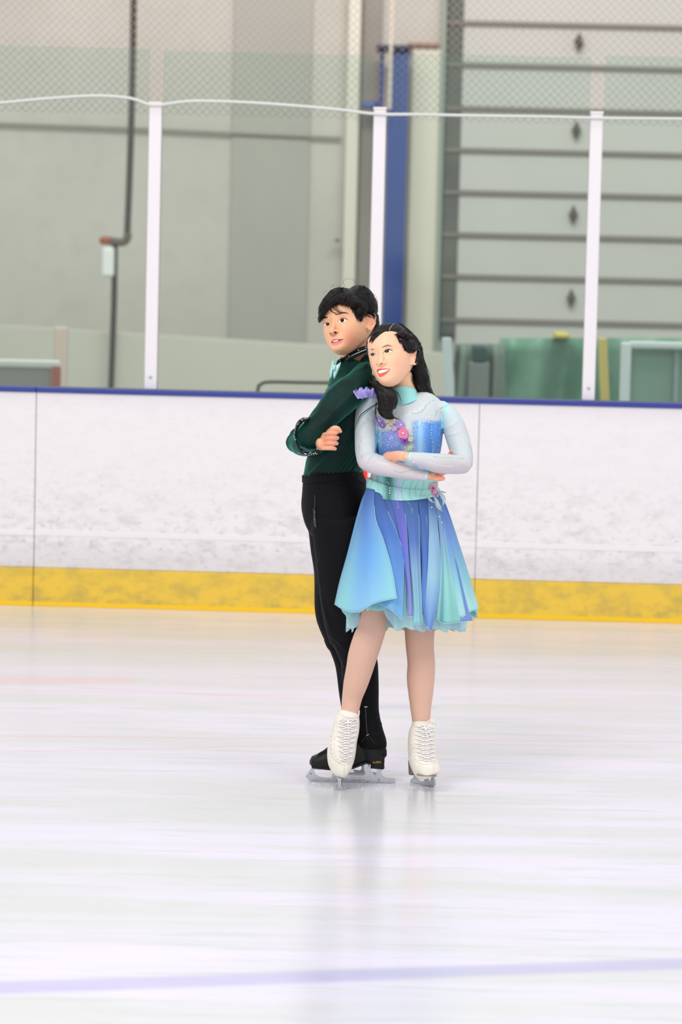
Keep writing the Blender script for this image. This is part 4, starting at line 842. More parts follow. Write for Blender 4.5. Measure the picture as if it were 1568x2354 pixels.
for pts, r in [([(380, 712), (410, 668), (450, 643), (505, 634), (550, 648), (585, 656)], [.0004, .0016, .0017, .0004]), ([(98, 748), (128, 721), (170, 712), (202, 726), (220, 748)], [.0004, .0011, .0005]), ([(400, 655), (440, 620), (500, 608), (560, 630)], [.0002, .0003, .0002])]:
    v, f = stroke_tube(GB, zg(pts), r, .0006); gpart('eyelid_line', v, f, mat('lash line', L(34, 18, 18) if max(r) > .0005 else L(214, 150, 120), 0.6))
pv_, pf_ = blob(0, 0, 0, 2.2, 2.2, .0032); pp, nn = cast(GB, 944, 836); gpart('pearl_earring', pv_-P(0, 0, 0)+pp+nn*.002, pf_, mat('pearl', L(255, 246, 240), .15, coat=.5))
# ---- hair: cap, rolled braid, long back fall, front curl
hb = [ell_local(GF, (0, .007, .042), (.0785, .0955, .0815)), ell_local(GF, (0, .050, .0), (.052, .050, .06)), blob(931, 790, DG-.065, 8, 24, .022, -22), blob(944, 790, DG-.045, 16, 22, .04, -15), blob(862, 772, DG-.03, 8, 17, .03, 22), blob(856, 777, DG-.055, 4.5, 15, .022, 24), blob(866, 764, DG-.06, 9, 5, .022, -22)]
br_ = catmull([(918, 766, DG-.085, 6, 5), (932, 770, DG-.085, 7, 5), (945, 777, DG-.07, 8, 5), (956, 786, DG-.05, 8, 5), (964, 795, DG-.03, 7, 5)], 40)
hb += [blob(r_[0]+(1.8 if i % 2 else -1.8), r_[1]-(2 if i % 2 else -2), r_[2], 6.2, 4.2, .012, 38 if i % 2 else -20) for i, r_ in enumerate(br_[::4])]
hb += [limb([(955, 797, DG+.035, 14, .040), (962, 822, DG+.04, 12, .040), (963, 850, DG+.035, 16, .04), (969, 875, DG+.04, 19, .036), (978, 896, DG+.03, 15, .030), (990, 908, DG+.02, 9, .02), (1004, 915, DG+.015, 2.0, .006)], 50, 24, cap=.4),
       limb([(958, 880, DG+.03, 8, .02), (972, 902, DG+.02, 9, .02), (992, 913, DG+.01, 5, .012), (1006, 916, DG+.01, 1.2, .003)], 24, 16)]
hV, hF = fuse(hb, 0.0025, 2); n_ = vnormals(hV, hF); hV = hV+n_*(0.0010*vnoise(hV, 90, 3)+0.0010*vnoise(hV*np.array([1, 1, .15]), 600, 5))[:, None]
gpart('hair', hV, hF, mhair)
HB2 = bvh(*join([(hV, hF), (V, Fc)]))
lk = [locks(HB2, [(903, 745), (898, 752), (894, 759)], [(858, 772), (855, 782), (853, 792)], 110, .0007, .0006, .10, 11, 1.2, .0003),
      locks(HB2, [(910, 744), (903, 752), (897, 760)], [(925, 768), (938, 772), (950, 780)], 120, .0007, .0006, -.06, 12, 1.4, .0003),
      locks(HB2, [(916, 743), (925, 746)], [(950, 772), (962, 785), (968, 795)], 110, .0007, .0006, -.03, 13, 1.5, .0003),
      locks(HB2, [(906, 768), (916, 780), (924, 793), (930, 806)], [(934, 778), (940, 786), (946, 798), (950, 806)], 110, .0007, .0005, .05, 14, 1.2, .0003),
      locks(HB2, [(963, 797), (966, 797), (970, 800)], [(960, 890), (968, 896), (982, 880), (990, 870)], 150, .0009, .001, .05, 15, 2.5, .0003),
      locks(HB2, [(950, 845), (960, 840), (972, 838)], [(975, 908), (990, 914), (1002, 916)], 100, .0009, .001, .16, 16, 1.5, .0003)]
gpart('hair_locks', *join(lk), mhair)
v, f = stroke_tube(HB2, [(895, 760), (898, 753), (903, 747), (908, 744)], [.0012, .0013, .0006], .0008, 20, 8); gpart('parting', v, f, mat('scalp', L(196, 150, 140), .6))
sp = [((909, 770), (912, 776)), ((918, 781), (922, 779)), ((921, 788), (925, 798)), ((926, 799), (928, 806))]
gpart('temple_skin', *join([stroke_tube(HB2, [a, ((a[0]+c_[0])/2, (a[1]+c_[1])/2), c_], [.0005, .0016, .0005], .0012, 10, 8) for a, c_ in sp]), mat('scalp', L(186, 150, 142), .6))
# front curl over her right shoulder
fc = [limb([(862, 884, DG-.03, 8, .03), (875, 892, DG-.07, 16, .03), (886, 905, DG-.095, 22, .028), (892, 922, DG-.105, 23, .027), (888, 940, DG-.105, 19, .024), (893, 953, DG-.105, 13, .018), (904, 962, DG-.10, 4, .008)], 50, 26, cap=.4)]
fV, fF = fuse(fc, .0025, 2); n_ = vnormals(fV, fF); fV = fV+n_*(.0015*vnoise(fV, 120, 8))[:, None]
gpart('front_curl', fV, fF, mhair); FB = bvh(fV, fF); lk = []
r = np.random.RandomState(21)
for k in range(46):      # coiled strands round the curl
    cx, cy = 889+r.randn()*4, 926+r.randn()*5; r0c = 6+14*r.rand(); a0 = r.rand()*6.28; sp_ = 2.2+r.rand()*2.0
    pts = [(cx+r0c*(1-.35*t)*math.cos(a0+sp_*t), cy+r0c*1.15*(1-.35*t)*math.sin(a0+sp_*t)) for t in np.linspace(0, 1, 7)]
    lk.append(stroke_tube(FB, pts, [.0004, .0016+.0014*(k % 4 == 0), .0013, .0003], .0003, 20, 5))
for k in range(60):
    lk.append(stroke_tube(FB, [(866+r.randn()*3, 887+r.randn()*3), (882+r.randn()*4, 893+r.randn()*4), (900+r.randn()*4, 908+r.randn()*4), (908+r.randn()*3, 930+r.randn()*5)], [.0004, .0010, .0010, .0002], .0004, 18, 5))
def floaty(p, d0, d1, r_): q = catmull([(a, b_) for a, b_ in p], 24); return tube(P(q[:, 0], q[:, 1], np.linspace(d0, d1, 24)), np.interp(np.linspace(0, 1, 24), [0, .6, 1], [r_, r_, r_*.25]), 6)
for p, d0, d1, r_ in (([(872, 925), (850, 938), (829, 955), (819, 978), (816, 990)], -.10, -.066, .0014), ([(870, 928), (848, 943), (830, 960), (822, 978)], -.10, -.068, .0009), ([(866, 925), (864, 950), (869, 970), (882, 985)], -.11, -.105, .0013), ([(864, 925), (862, 955), (866, 972)], -.11, -.10, .0008), ([(896, 948), (908, 960), (922, 966)], -.12, -.105, .0016), ([(890, 945), (900, 958), (913, 963), (918, 956)], -.12, -.108, .0010), ([(898, 893), (912, 900), (920, 914), (924, 930)], -.10, -.095, .0011), ([(900, 893), (913, 904), (918, 918)], -.10, -.098, .0008), ([(872, 950), (882, 960), (895, 960), (900, 952)], -.115, -.115, .0014), ([(868, 940), (876, 955), (888, 957)], -.115, -.12, .0016)): lk.append(floaty(p, d0, d1, r_))
gpart('curl_strands', *join(lk), mhair)
# ---- dress: yoke, bodice and sleeves as one garment
dr = [limb([(931, 918, DG+.01, 30, .046), (935, 926, DG+.01, 62, .050), (938, 940, DG+.005, 80, .060), (941, 965, DG, 78, .075), (941, 992, DG-.004, 77, .086), (939, 1020, DG-.003, 76, .084), (934, 1060, DG, 74, .078), (930, 1100, DG, 78, .078), (927.5, 1122, DG, 82, .082), (927.5, 1136, DG, 80, .080)], 70, 48, cap=.15),
      limb([(852, 926, DG+.004, 20, .042), (841, 942, DG-.0, 22, .043), (839.5, 970, DG-.01, 24, .042), (840.5, 1005, DG-.03, 24.8, .040), (841, 1035, DG-.05, 24.5, .040), (845, 1058, DG-.065, 24, .040)], 40, 28),
      limb([(846, 1058, DG-.07, 25, .040), (866, 1068, DG-.095, 23.5, .037), (900, 1077, DG-.125, 20.5, .032), (940, 1087, DG-.145, 16.5, .027), (970, 1093, DG-.152, 13.5, .024), (984, 1095, DG-.155, 11.5, .022)], 44, 28, cap=.1),
      limb([(1017, 938, DG+.004, 17, .040), (1030, 952, DG+.0, 21, .042), (1043, 980, DG-.01, 26, .043), (1053, 1010, DG-.025, 26.5, .040), (1061, 1040, DG-.045, 25.5, .038), (1065, 1062, DG-.065, 23, .036)], 40, 28),
      limb([(1065, 1068, DG-.075, 21, .036), (1040, 1067.5, DG-.115, 22.5, .035), (1005, 1064.5, DG-.165, 22, .031), (970, 1057, DG-.188, 17, .025), (950, 1053, DG-.192, 13.5, .022), (938, 1050, DG-.192, 11.5, .021)], 44, 28, cap=.1)]
dV, dF = fuse(dr, .0023, 3); n_ = vnormals(dV, dF); q = proj(dV); dsp = .0005*vnoise(dV, 40, 2)
for f_ in [(820, 975, 866, 960, 3, .002), (822, 950, 862, 975, 3, .002), (866, 1035, 840, 1065, 3, -.003), (860, 1030, 835, 1020, 3, .002), (1020, 985, 1055, 965, 3, .002), (1022, 1000, 1062, 990, 3, .0018), (1040, 1046, 1072, 1060, 3, -.003), (1040, 1040, 1075, 1040, 3, .002), (900, 1056, 870, 1050, 3, .002), (822, 1000, 865, 1010, 3, .0015), (1045, 1052, 1080, 1075, 3, .002)]: dsp += fold(q, *f_)
dV = dV+n_*dsp[:, None]
X_, Y_ = q[:, 0], q[:, 1]; front = dV[:, 1]-YS < DG+.01
c = np.tile(np.array(L(203, 211, 213)), (len(dV), 1))
def mixin(w, col): 
    global c
    w = np.clip(w, 0, 1)[:, None]; c = c*(1-w)+np.array(L(*col))*w
isarm = (X_ < 862) | (X_ > 1020) | (dV[:, 1]-YS < DG-.095)
tor = ~isarm
mixin(sstep(Y_, 1040, 1075)*isarm*.7, (212, 198, 200)); mixin(sstep(Y_, 990, 940)*isarm*.6, (200, 226, 228))
# torso cloth: dyed bodice
ed = 985-12*np.sin((X_-860)*.09)
lb = tor*sstep(X_, 938, 922)*sstep(Y_, 984, 996)*sstep(Y_, 1092, 1086); rb = tor*sstep(X_, 938, 962)*sstep(Y_+4*np.sin(X_*1.9), 963, 972)*sstep(Y_, 1092, 1086)
mixin(lb, (124, 148, 214)); mixin(lb*sstep(X_, 895, 868)*.8, (96, 146, 190)); mixin(lb*np.exp(-((X_-872)/5)**2)*.7, (150, 190, 220)); mixin(lb*sstep(Y_, 1015, 1045)*.6, (84, 134, 190)); mixin(lb*np.exp(-((X_-905)/14)**2-((Y_-1000)/14)**2)*.5, (150, 140, 222))
mixin(rb, (92, 150, 228)); mixin(rb*np.exp(-((X_-966)/9)**2)*.85, (170, 214, 244)); mixin(rb*sstep(X_, 1000, 1016)*.6, (74, 126, 190)); mixin(rb*np.exp(-((X_-990)/5)**2)*.35, (60, 110, 190))
mid = tor*np.exp(-((X_-941)/9)**2)*sstep(Y_, 990, 1010); mixin(mid*.7, (176, 206, 204))
wb = tor*sstep(Y_, 1084, 1090); mixin(wb, (160, 222, 216)); mixin(wb*np.exp(-((X_-894)/13)**2)*.95*sstep(Y_, 1142, 1128), (38, 112, 112)); mixin(wb*np.exp(-((X_-868)/6)**2)*.5, (120, 170, 172)); mixin(wb*np.exp(-((X_-917)/6)**2)*.8, (196, 202, 232)); mixin(wb*sstep(X_, 975, 1000)*.6, (196, 232, 208))
seam = np.exp(-((X_-(1026-(Y_-925)*.16))/3.6)**2)*(Y_ < 985)+np.exp(-((X_-(862+.04*(Y_-940)))/2.2)**2)*(Y_ < 1030)*(Y_ > 935); mixin(seam*.9, (158, 232, 236))
mixin(sstep(X_, 975, 983)*(Y_ > 1080)*(dV[:, 1]-YS > DG-.183)*isarm*(X_ < 1000)*.9, (176, 228, 230)); mixin(sstep(X_, 948, 940)*(dV[:, 1]-YS < DG-.165)*(Y_ < 1067)*.9, (176, 228, 230))
mdress = mat('stretch mesh and lycra', None, .5, .35, sheen=.15)
dress = gpart('dress', dV, dF, mdress, c); DBV = bvh(dV, dF)
maqua = mat('aqua lycra', L(160, 228, 224), .5, .3)
cr = limb([(927, 888, DG-.004, 30, .050), (929.5, 900, DG-.004, 30.5, .051), (931, 911, DG-.004, 31, .052), (934, 921, DG-.002, 33, .055)], 20, 40, cap=.05)
ca, cb_ = cr; q = proj(ca); tilt = ((q[:, 0]-930)/28)**2*-6+((q[:, 0]-930)/28)*-5
ca = ca+UP*(-(tilt*M1))[:, None]*-1*(np.clip((905-q[:, 1])/15+.6, 0, 1.4))[:, None]
sub(dress, 'collar', ca, cb_, maqua)

# skirt
msk = mat('chiffon', None, .65, .25, trans=.30, sheen=.2)
def zs5(L_): return [(750+a/4.238, 1100+b_/4.238) for a, b_ in L_]
SY = [1120, 1150, 1200, 1260, 1320, 1380, 1400, 1460]; SL = [842, 838, 823, 806, 790, 774, 770, 768]; SR = [1012, 1014, 1036, 1060, 1079, 1096, 1100, 1102]; SD = [.084, .088, .115, .145, .165, .185, .188, .19]
def cone(x, y, lift=0.0):
    l, r_, dd = np.interp(y, SY, SL), np.interp(y, SY, SR), np.interp(y, SY, SD); u = np.clip((np.asarray(x)-(l+r_)/2)/((r_-l)/2+1), -1, 1)
    return DG-dd*np.sqrt(1-u*u*.995)-lift
def ring_skirt(name, top, hem, inset, folds, amp, seed, colf):
    n, m = 220, 40; V = []; cc_ = []; r = np.random.RandomState(seed); ph = r.rand(4)*6.28
    for j in range(m):
        v = j/(m-1)
        for i in range(n):
            a = 2*math.pi*i/n; ca_, sa_ = math.cos(a), math.sin(a)
            y0 = top+8*ca_*0.9+6*(-sa_)*.6; h = hem(a)
            y = y0+(h-y0)*v; l, r_, dd = np.interp(y, SY, SL), np.interp(y, SY, SR), np.interp(y, SY, SD)
            w = 1-inset*(.3+.7*v); f_ = 1+amp*v**.8*(math.sin(a*folds+ph[0]+.6*math.sin(2*a+ph[3]))*.6+.4*math.sin(a*(folds*1.63)+ph[1]))+.01*math.sin(a*61+ph[2])*(1-v)
            V.append(P((l+r_)/2+(r_-l)/2*w*f_*ca_, y, DG+dd*w*f_*sa_)); cc_.append(colf(a, v))
    return mk2(name, V, n, m, cc_)
def mk2(name, V, n, m, cc_):
    return name, np.array(V), [(j*n+i, j*n+(i+1) % n, (j+1)*n+(i+1) % n, (j+1)*n+i) for j in range(m-1) for i in range(n)], np.array(cc_)
def gcol(stops, up=1.0):
    s = np.array([lin([k+(255-k)*.12 for k in c_]) for _, c_ in stops]); t = [t_ for t_, _ in stops]
    return lambda v: np.array([np.interp(v, t, s[:, k]) for k in range(3)])
g1 = gcol([(0, (100, 150, 205)), (.5, (150, 210, 235)), (.85, (196, 242, 242)), (1, (206, 248, 245))])
def liningcol(a, v): k = .5+.5*math.sin(a*9); return g1(v)*(1-.25*k)+np.array(L(150, 160, 225))*.25*k
nm, V, Fc, cc_ = ring_skirt('skirt_lining', 1138, lambda a: 1448+4*math.sin(a*13)+2.5*math.sin(a*29+1)-50*math.exp(-((a-4.08)/.34)**4), .20, 26, .055, 3, liningcol); thick(sub(dress, nm, V, Fc, msk, cc_), .0008)
def backcol(a, v): return gcol([(0, (70, 115, 190)), (.5, (100, 160, 230)), (1, (160, 230, 230))])(v)
nm, V, Fc, cc_ = ring_skirt('under_skirt', 1132, lambda a: 1402+10*math.sin(a*9+.5)+8*math.cos(a*5)+(22*max(0, -math.cos(a))*0), .05, 17, .045, 5, backcol); thick(sub(dress, nm, V, Fc, msk, cc_), .0008)
medge = mat('pale rolled hem', L(200, 240, 240), .5)
def panel(name, Lp, Rp, hem, cols, lift, bulge, edge=(1,), acr=None, folds=0):
    n, m = 26, 44; Lc = catmull(zs5(Lp), m); Rc = catmull(zs5(Rp), m); hm = catmull(zs5(hem), n) if hem else None
    V = []; cc_ = []; G = gcol(cols)
    for j in range(m):
        v = j/(m-1)
        for i in range(n):
            u = i/(n-1); p = Lc[j]*(1-u)+Rc[j]*u; p = p-np.array([0, 2.5*(1-v)**5])
            if hm is not None: p = p+(hm[i]-(Lc[-1]*(1-u)+Rc[-1]*u))*v**2.5
            d_ = float(cone(p[0], p[1]))-lift*(.04+.96*v**.8)-bulge*math.sin(math.pi*u)*v**.7
            if folds: d_ -= .004*v*math.sin(u*folds*6.28)+.0004*(1-v)*v*math.sin(u*40)
            V.append(P(p[0], p[1], d_)); k = G(v)
            if acr is not None:
                w, ac = acr(u); k = k*(1-w*v)+np.array(lin(ac))*w*v
            cc_.append(k)
    V = np.array(V); Fc = [(j*n+i, j*n+i+1, (j+1)*n+i+1, (j+1)*n+i) for j in range(m-1) for i in range(n-1)]
    o = thick(sub(dress, name, V, Fc, msk, np.array(cc_)), .0008)
    G3 = V.reshape(m, n, 3); ed_ = []
    if 1 in edge: ed_.append(tube(G3[6:, -1], .0006, 5))
    if 0 in edge: ed_.append(tube(G3[6:, 0], .0006, 5))
    ed_.append(tube(G3[-1], .0007, 5)); sub(dress, 'rolled_hem', *join(ed_), medge); return o
AQ = (200, 250, 246)
panel('skirt_panel', [(1020, 185), (1110, 500), (1180, 900), (1240, 1395)], [(1090, 185), (1155, 240), (1215, 390), (1300, 650), (1395, 950), (1487, 1262)], [(1240, 1395), (1330, 1350), (1400, 1300), (1487, 1262)], [(0, (74, 112, 196)), (.35, (110, 160, 232)), (.7, (150, 222, 234)), (1, AQ)], .0, .012, folds=3)
panel('skirt_panel', [(1095, 240), (1150, 480), (1215, 800), (1290, 1100), (1310, 1395)], [(1125, 240), (1200, 540), (1290, 860), (1350, 1120), (1430, 1385)], None, [(0, (80, 124, 208)), (.5, (98, 144, 224)), (1, (130, 172, 236))], .006, .008)
panel('skirt_panel', [(1050, 190), (1100, 500), (1110, 900), (1070, 1360)], [(1085, 190), (1150, 500), (1215, 900), (1305, 1400)], [(1070, 1360), (1130, 1405), (1200, 1410), (1305, 1400)], [(0, (84, 118, 190)), (.35, (140, 188, 224)), (.65, (158, 230, 226)), (1, (150, 224, 218))], .008, .010, folds=2, acr=lambda u: (.75*math.exp(-((u-.25)/.12)**2), (92, 160, 178)))
panel('skirt_panel', [(890, 190), (925, 450), (935, 800), (930, 1180), (975, 1455)], [(960, 190), (985, 500), (1000, 800), (1000, 1200), (1000, 1440)], [(975, 1455), (985, 1440), (992, 1425), (1000, 1440)], [(0, (56, 92, 168)), (.5, (80, 124, 212)), (1, (112, 160, 232))], .006, .008)
panel('skirt_panel', [(985, 190), (1000, 450), (990, 850), (970, 1150), (975, 1430)], [(1052, 190), (1085, 450), (1112, 800), (1100, 1150), (1030, 1475)], [(975, 1430), (990, 1440), (1005, 1480), (1030, 1475)], [(0, (72, 108, 188)), (.3, (150, 196, 228)), (.6, (164, 216, 236)), (1, (118, 164, 234))], .014, .012, acr=lambda u: (.5*(u > .6)*(u-.6)/.4, (96, 146, 226)))
panel('skirt_panel', [(725, 190), (785, 450), (815, 800), (845, 1200), (845, 1420)], [(895, 195), (905, 450), (915, 800), (930, 1200), (938, 1415)], None, [(0, (58, 98, 166)), (.35, (84, 124, 204)), (.55, (140, 186, 226)), (1, (160, 228, 232))], .010, .016, folds=2)
panel('skirt_panel', [(625, 180), (680, 400), (740, 700), (790, 1050), (800, 1340)], [(735, 195), (775, 400), (797, 700), (820, 1000), (845, 1345)], None, [(0, (70, 104, 190)), (.3, (104, 104, 214)), (.5, (96, 120, 228)), (1, (166, 166, 238))], .016, .008, acr=lambda u: (.6*(u > .55), (176, 160, 232)))
panel('skirt_panel', [(560, 160), (590, 380), (660, 600), (720, 900), (690, 1370)], [(650, 180), (690, 420), (745, 720), (775, 1000), (770, 1345)], None, [(0, (62, 92, 170)), (.4, (90, 130, 208)), (1, (150, 214, 230))], .002, .004)
panel('skirt_panel', [(425, 122), (450, 400), (430, 800), (397, 1254)], [(540, 160), (612, 350), (700, 560), (755, 800), (735, 1380)], [(397, 1254), (480, 1215), (600, 1260), (690, 1330), (735, 1380)], [(0, (62, 94, 172)), (.35, (74, 126, 212)), (.7, (104, 168, 236)), (1, (128, 200, 240))], .016, .018, folds=2)
panel('skirt_panel', [(393, 103), (340, 230), (290, 400), (205, 730), (130, 1000), (80, 1225)], [(470, 120), (480, 380), (560, 600), (640, 880), (687, 1165)], [(80, 1225), (180, 1285), (300, 1302), (395, 1257), (480, 1212), (687, 1165)], [(0, (72, 116, 196)), (.25, (96, 148, 226)), (.6, (112, 184, 246)), (1, (150, 214, 246))], .044, .030, folds=2, acr=lambda u: (.85*math.exp(-((u-.12)/.16)**2)+.75*math.exp(-((u-.95)/.22)**2), (172, 238, 234)))
wbv = limb([(927.5, 1116, DG, 83.5, .085), (927.5, 1132, DG, 86, .091), (929, 1143, DG, 87.5, .095)], 12, 60, cap=.03)
wv, wf = wbv; q = proj(wv); wv = wv-UP*((((q[:, 0]-843)/168*24-18))*M1)[:, None]-UP*(8*M1*np.sin(np.clip((q[:, 0]-843)/168, 0, 1)*math.pi))[:, None]
q = proj(wv); c = np.tile(np.array(L(164, 226, 218)), (len(wv), 1)); mixin(np.exp(-((q[:, 0]-894)/12)**2)*.95, (40, 112, 112)); mixin(np.exp(-((q[:, 0]-917)/6)**2)*.8, (196, 202, 232)); mixin(sstep(q[:, 0], 975, 1000)*.6, (196, 232, 208))
sub(dress, 'waistband', wv, wf, mdress, c)
SKB = []
for o in dress.children:
    if o.name.split('.')[0] in ('skirt_panel', 'waistband', 'under_skirt'):
        SKB.append(([v.co[:] for v in o.data.vertices], [tuple(p.vertices) for p in o.data.polygons]))
AB = bvh(*join([(dV, dF)]+SKB))

# crystals
def zc(L_, ox=790, oy=860, s=4.9): return [(ox+a/s, oy+b_/s) for a, b_ in L_]
r = np.random.RandomState(12)
def jit(pts, s): return [(x+r.randn()*s, y+r.randn()*s) for x, y in pts]
W_, G_, D_, Li = [], [], [], []
W_ += jit(along(zc([(700, 470), (800, 420), (870, 380), (920, 330), (1000, 300)]), 1.2), 1.5)+jit(along(zc([(730, 440), (850, 400), (910, 370)]), 1.1), 2.2)
G_ += jit(along(zc([(760, 445), (860, 435), (900, 400), (960, 320), (1030, 290)]), 1.7), .4)+jit(along(zc([(1040, 470), (1050, 420), (1100, 380), (1185, 345)]), 1.5), .6)
W_ += [(x, y) for x, y in zip(r.uniform(870, 932, 260), r.normal(1000, 17, 260)) if 982 < y < 1044 and x > 872+(y-985)*-.1]
W_ += [(x, y+abs(r.randn())*5) for x, y in jit(along(zc([(800, 560), (860, 530), (960, 520), (1060, 500), (1110, 520)]), .9), 1.5)]
G_ += [(x, y+abs(r.randn())*7) for x, y in jit(along(zc([(780, 600), (860, 540), (960, 530), (1060, 510), (1110, 530)]), 1.6), 1.5)]
for ln, st_, wv_ in (([(990, 560), (990, 700), (1010, 800), (1010, 890)], .9, 1.2), ([(1090, 560), (1080, 700), (1070, 880)], 1.2, 1.0), ([(910, 720), (915, 820), (930, 890)], 3.0, .5), ([(790, 560), (780, 700), (770, 860)], .8, 2.4)):
    pts = jit(along(zc(ln), st_), wv_); G_ += pts[::2]; W_ += pts[1::2][:40]; D_ += jit(along(zc(ln), st_*3), 1.2)
W_ += [(x, y) for x, y in zip(r.uniform(925, 1015, 50), r.uniform(915, 985, 50))]
# waist swirls
for ln, kind in (([(420, 1150), (440, 1230), (470, 1310), (450, 1400)], 'W'), ([(470, 1170), (510, 1230), (520, 1320), (505, 1370), (465, 1440)], 'G'), ([(530, 1180), (560, 1240), (550, 1320), (510, 1400)], 'G'), ([(590, 1190), (600, 1260), (590, 1340)], 'G'), ([(370, 1150), (385, 1240), (390, 1320), (370, 1400), (370, 1470)], 'G'), ([(680, 1200), (650, 1290), (660, 1380), (700, 1470), (695, 1560)], 'G'), ([(710, 1200), (685, 1290), (700, 1400), (760, 1490), (775, 1560)], 'W'), ([(780, 1200), (745, 1290), (745, 1380), (800, 1470), (830, 1560)], 'G'), ([(850, 1200), (805, 1290), (820, 1380)], 'G'), ([(905, 1210), (890, 1300), (865, 1380), (870, 1490)], 'G'), ([(610, 1190), (630, 1290), (610, 1400), (620, 1520)], 'L'), ([(640, 1190), (620, 1300), (600, 1420), (610, 1500)], 'L'), ([(330, 1150), (320, 1230), (290, 1280)], 'D')):
    pts = along(zc(ln), 2.3 if kind != 'L' else 1.6); {'W': W_, 'G': G_, 'L': Li, 'D': D_}[kind].extend(jit(pts, .35 if kind != 'L' else 1.2)); D_ += jit(along(zc(ln), 6), .8)
# sleeve lines
sl = []
sl += along(zc([(340, 930), (400, 990), (480, 1010), (570, 1005)]), 2.2)+along(zc([(930, 985), (1040, 1015), (1130, 1035), (1240, 1040)]), 2.2)+along(zc([(740, 900), (750, 960), (840, 1010)]), 2)
gl_ = along(zc([(195, 745), (175, 820), (180, 900), (215, 940)]), 2.2)+along(zc([(570, 1085), (640, 1110), (730, 1090), (830, 1075), (900, 1090)]), 2)+along(zc([(1010, 930), (1120, 940), (1220, 940), (1360, 950)]), 2.4)+along(zc([(1400, 780), (1440, 850), (1455, 960)]), 2.2)
cuffp = jit(along(zc([(890, 1190), (930, 1140), (960, 1090)]), .7), 1.6)+jit(along(zc([(700, 890), (740, 950), (790, 1010)]), .8), 1.6)
W_ += cuffp[::2]; D_ += cuffp[1::2]; W_ += [(x, y) for x, y in zc([(220, 790), (280, 1025), (405, 1050), (1150, 980), (1310, 990), (1270, 1105), (1060, 1080), (1325, 840), (1440, 1055), (820, 965), (500, 1125), (780, 1135)])]
def dz(m_, nm_, pts, r_): 
    V, Fc = beads(AB, pts, [r_*(.75+.6*r.rand()) for _ in pts], off=0); return tag(sub(dress, nm_, V, Fc, m_, smooth=False), kind='stuff')
dz(mstone, 'clear_crystals', W_+sl, .0010); dz(mgreenst, 'green_crystals', G_+gl_, .0010); dz(mdarkst, 'dark_crystals', D_, .0008); dz(mlilacst, 'lilac_crystals', Li, .0010)
big = zc([(495, 1218), (512, 1240), (520, 1282), (520, 1310), (516, 1340), (645, 580), (690, 825), (935, 1350), (1020, 1440), (990, 1500)])+zs5([(1053, 230), (1028, 280), (1105, 372), (1125, 431)])
mpearl = mat('pearl', L(250, 248, 240), .2, coat=.4)
for x, y in big: sub(dress, 'pearl', *join([blob(x, y, (np.array(cast(AB, x, y)[0])[1]-YS-.001) if cast(AB, x, y)[0] is not None else -.19, 1.5, 1.5, .0022, nu=10, nv=8)]), mpearl)
# flowers
def flower(x, y, R_, col, ccol, lift=.006, n=5, seed=0, wob=.12, tiltv=0.0, ang0=0.3):
    p, nn = cast(AB, x, y); rr = np.random.RandomState(seed+int(x)); nn = norm(nn*.6+np.array([0, -1., 0])*.6); ex = norm(np.cross(nn, np.array([0, 0, 1.]))); ey = np.cross(ex, nn); pr = []; cols = []
    for k in range(n):
        a = ang0+2*math.pi*k/n+rr.randn()*.08; dr_ = ex*math.cos(a)+ey*math.sin(a); sd_ = np.cross(nn, dr_); Rp = R_*M1*(.9+.25*rr.rand()); V = []; gn, gm = 9, 9
        for i in range(gn):
            t = i/(gn-1)
            for j in range(gm):
                s = 2*j/(gm-1)-1; wd = .62*math.sin(math.pi*min(1, .12+.80*t))**.7*(1 if n < 7 else .5)
                V.append(p+nn*(lift+.0025*t*(1-s*s*.5)+.0012*math.sin(7*s+3*t+k)*t+.0010)+dr_*Rp*(.08+t*(.94-.10*s*s+.05*math.sin(6*s)))+sd_*Rp*s*wd)
        Fc = [(i*gm+j, i*gm+j+1, (i+1)*gm+j+1, (i+1)*gm+j) for i in range(gn-1) for j in range(gm-1)]
        pr.append((np.array(V), Fc)); cols += [np.array(lin(col))*(.55+.45*min(1, .3+1.6*(i/(gn-1)))) if False else np.array(lin(col))*(1-.5*wob*2*(1-i/(gn-1))) for i in range(gn) for j in range(gm)]
    cvv, cff = blob(0, 0, 0, R_*.22, R_*.22, R_*.2*M1, nu=10, nv=8); cvv = cvv-P(0, 0, 0)+p+nn*(lift+.003); pr.append((cvv, cff)); cols += [np.array(lin(ccol))]*len(cvv)
    V, Fc = join(pr); return thick(sub(dress, 'fabric_flower', V, Fc, mflow, np.array(cols)), .0007)
mflow = mat('flower fabric', None, .6, .3, trans=.15)
for x, y, R_, col, cc2, n in [(865, 945, 8, (246, 180, 205), (250, 225, 170), 5), (874, 968, 10, (186, 158, 230), (240, 240, 250), 5), (881, 978, 7, (150, 120, 205), (240, 240, 250), 5), (900, 966.5, 13, (246, 244, 232), (248, 204, 84), 9), (898, 980, 9, (240, 240, 228), (240, 200, 90), 7), (922, 977, 10, (190, 162, 232), (244, 240, 252), 5), (908, 984, 7, (214, 176, 226), (244, 240, 252), 5), (927, 996, 12.5, (250, 145, 182), (250, 230, 235), 5), (931, 1013, 8, (164, 84, 206), (90, 30, 130), 6), (944, 1008, 7, (214, 226, 196), (240, 240, 220), 5), (942, 1028, 7, (206, 228, 190), (240, 240, 220), 5), (993, 1122, 9, (246, 160, 196), (160, 60, 110), 5), (999, 1133, 8, (238, 176, 214), (246, 236, 244), 5), (1003, 1139, 5, (196, 160, 230), (240, 236, 250), 5)]:
    flower(x, y, R_, col, cc2, n=n)
